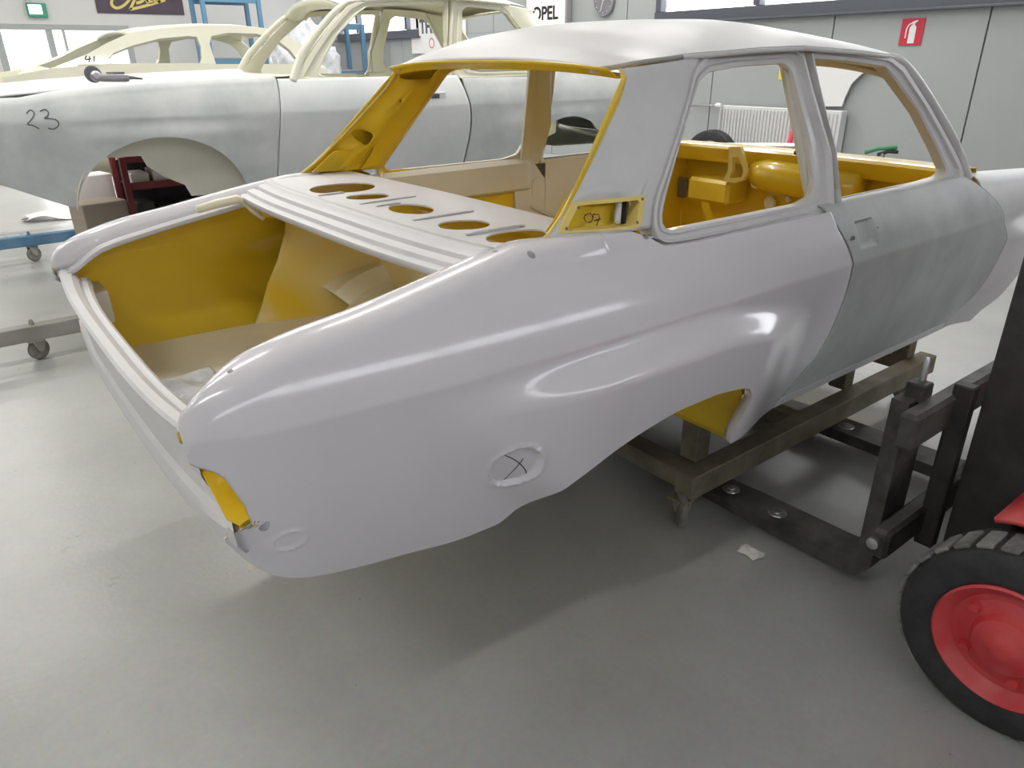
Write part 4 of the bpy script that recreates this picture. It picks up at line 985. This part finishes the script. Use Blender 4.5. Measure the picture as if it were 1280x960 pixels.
# lettered white board far left on the front wall
b0 = unw(544, 34, 0, XW)
bd = thing('wall_board', 'white wall board with dark grey capital letters seen through the sanded body', 'sign', (XW-.02, b0[1], b0[2]-.35))
box('board', (0, -.1, .35), (.02, 1.9, .9), 'white_plastic', bd)
RM = Matrix(((0, 0, -1, -.012), (-1, 0, 0, -.12), (0, 1, 0, .36), (0, 0, 0, 1)))
text('lettering', 'THMAN:', .33, 'ink_grey', bd, RM, bold=.012)
lathe('round_mark', [(.09, 0), (.09, .003), (.075, .003), (.075, 0)], (-.011, .10, .08), (-1, 0, 0), 'red_sign', bd, n=20, caps=False)
# far wall: banner, exit sign
g0, g1 = unw(121, 13, 1, Y1), unw(231, 22, 1, Y1)
bw = g1[0]-g0[0]; bz = (g0[2]+g1[2])/2
bn = thing('banner', 'dark purple banner with yellow script lettering on the far wall', 'banner', ((g0[0]+g1[0])/2, Y1-.02, bz))
box('cloth', (0, 0, .45), (bw, .012, .9), 'banner', bn, bev=0)
bu = lambda px, py: (lambda p: (p[0]-(g0[0]+g1[0])/2, -.008, p[2]-bz+.0))(unw(px, py+2, 1, Y1))
stroke('script_lettering', [[(158, -14), (146, -10), (139, -2), (139, 5), (146, 9), (155, 5), (163, -4), (164, -12), (157, -14)], [(172, -14), (167, 0), (162, 10)], [(168, -2), (174, -8), (180, -6), (178, 0), (170, 2)], [(183, 0), (189, -5), (186, -9), (182, -4), (184, 2), (192, 0)], [(192, 0), (200, -14), (196, -2), (200, 1)], [(162, 10), (180, 6), (206, -2)]], bu, 3.6, 'script_yellow', bn)
x0_, x1_ = unw(33, 12, 1, Y1), unw(60, 22, 1, Y1)
ex = thing('exit_sign', 'small lit green and white emergency exit sign above the glazed door', 'sign', ((x0_[0]+x1_[0])/2, Y1-.06, x1_[2]))
ew = x1_[0]-x0_[0]
box('housing', (0, 0, .12), (ew, .10, .24), 'exit_green', ex, bev=.01)
box('lit_pictogram', (-.03, -.053, .13), (ew*.66, .006, .16), 'exit_white', ex, bev=0)
box('suspension_arm', (-ew/2+.05, 0, .45), (.05, .05, .45), 'alu', ex)
# blue storage racks, film-wrapped parts
def storage(label, px, y, w, zt, n=3):
    p = unw(px, 30, 1, y); t = thing('storage_rack', label, 'rack', (p[0], y, 0))
    for x in (-w/2, w/2):
        for yy in (-.35, .35): box('upright', (x, yy, zt/2), (.08, .08, zt), 'rack_blue', t)
    for k in range(n):
        z = .35+k*(zt-.4)/max(1, n-1)
        for yy in (-.35, .35): beam('shelf_beam', (-w/2+.04, yy, z), (w/2-.04, yy, z), .04, .10, 'rack_blue', t)
        box('shelf_board', (0, 0, z+.06), (w-.06, .66, .02), 'box_tan', t)
    return t
storage('tall blue storage rack against the far wall behind the cream coupe', 285, 14.6, 1.1, 2.6)
storage('blue storage rack near the far corner behind the windscreen pillars', 405, 13.2, 1.3, 2.1)
def lump(name, label, px, py, y, r, m, cat):
    p = unw(px, py, 1, y); bm = bmesh.new(); bmesh.ops.create_icosphere(bm, subdivisions=4, radius=1)
    for v in bm.verts:
        n = v.co.normalized(); k = 1+.10*math.sin(9*n.x+4*n.z)+.08*math.sin(13*n.z+7*n.y)+.05*math.sin(23*n.y+17*n.x)
        v.co = Vector((n.x*r[0]*k, n.y*r[1]*k, max(-r[2], n.z*r[2]*k)))
    me = bpy.data.meshes.new(name); bm.to_mesh(me); bm.free(); o = link(name, me, m, None, True); o.location = (p[0], y, r[2]); return tag(o, label, cat)
lump('wrapped_part', 'car part wrapped in crumpled clear film seen through the windscreen opening', 375, 20, 10.5, (.55, .5, 1.02), 'plastic_film', 'wrapped part')
sp_ = unw(70, 270, 2, .02)
ds = grid('dust_sheet', [[(.55*(u-.5)+.03*math.sin(9*v), .35*(v-.5)+.02*math.sin(7*u), .035+.03*math.sin(7*u+3*v)*math.sin(5*v+1)) for v in np.linspace(0, 1, 16)] for u in np.linspace(0, 1, 22)], ['paper'], None, thick=.004)
ds.location = (sp_[0], sp_[1], 0); tag(ds, 'crumpled pale dust sheet on the floor behind the sanded body', 'sheet')

# crumpled bubble wrap in the boot, scrap on the floor
def crumple(name, label, cat, loc, w, d, h, m):
    rg = random.Random(name); ph = [rg.uniform(0, 6) for _ in range(6)]
    o = grid(name, [[(w*(u-.5)*(1+.12*math.sin(7*v+ph[0])), d*(v-.5)*(1+.12*math.sin(6*u+ph[1])), .004+h*(.5+.5*math.sin(9*u+ph[2])*math.sin(8*v+ph[3]))*(1-(2*u-1)**4)*(1-(2*v-1)**4)) for v in np.linspace(0, 1, 20)] for u in np.linspace(0, 1, 20)], [m], None, thick=.002, offset=1)
    o.location = loc; return tag(o, label, cat)
b_ = unw(216, 490, 2, .47+GZ)
crumple('bubble_wrap', 'crumpled clear bubble wrap lying in the rear of the open boot', 'bubble wrap', (b_[0]+.02, b_[1], GZ+.462), .22, .26, .022, 'plastic_film')
c_ = unw(938, 692, 2, 0)
crumple('paper_scrap', 'small torn white scrap on the floor in front of the fork', 'scrap', (c_[0], c_[1], 0), .05, .07, .012, 'paper')
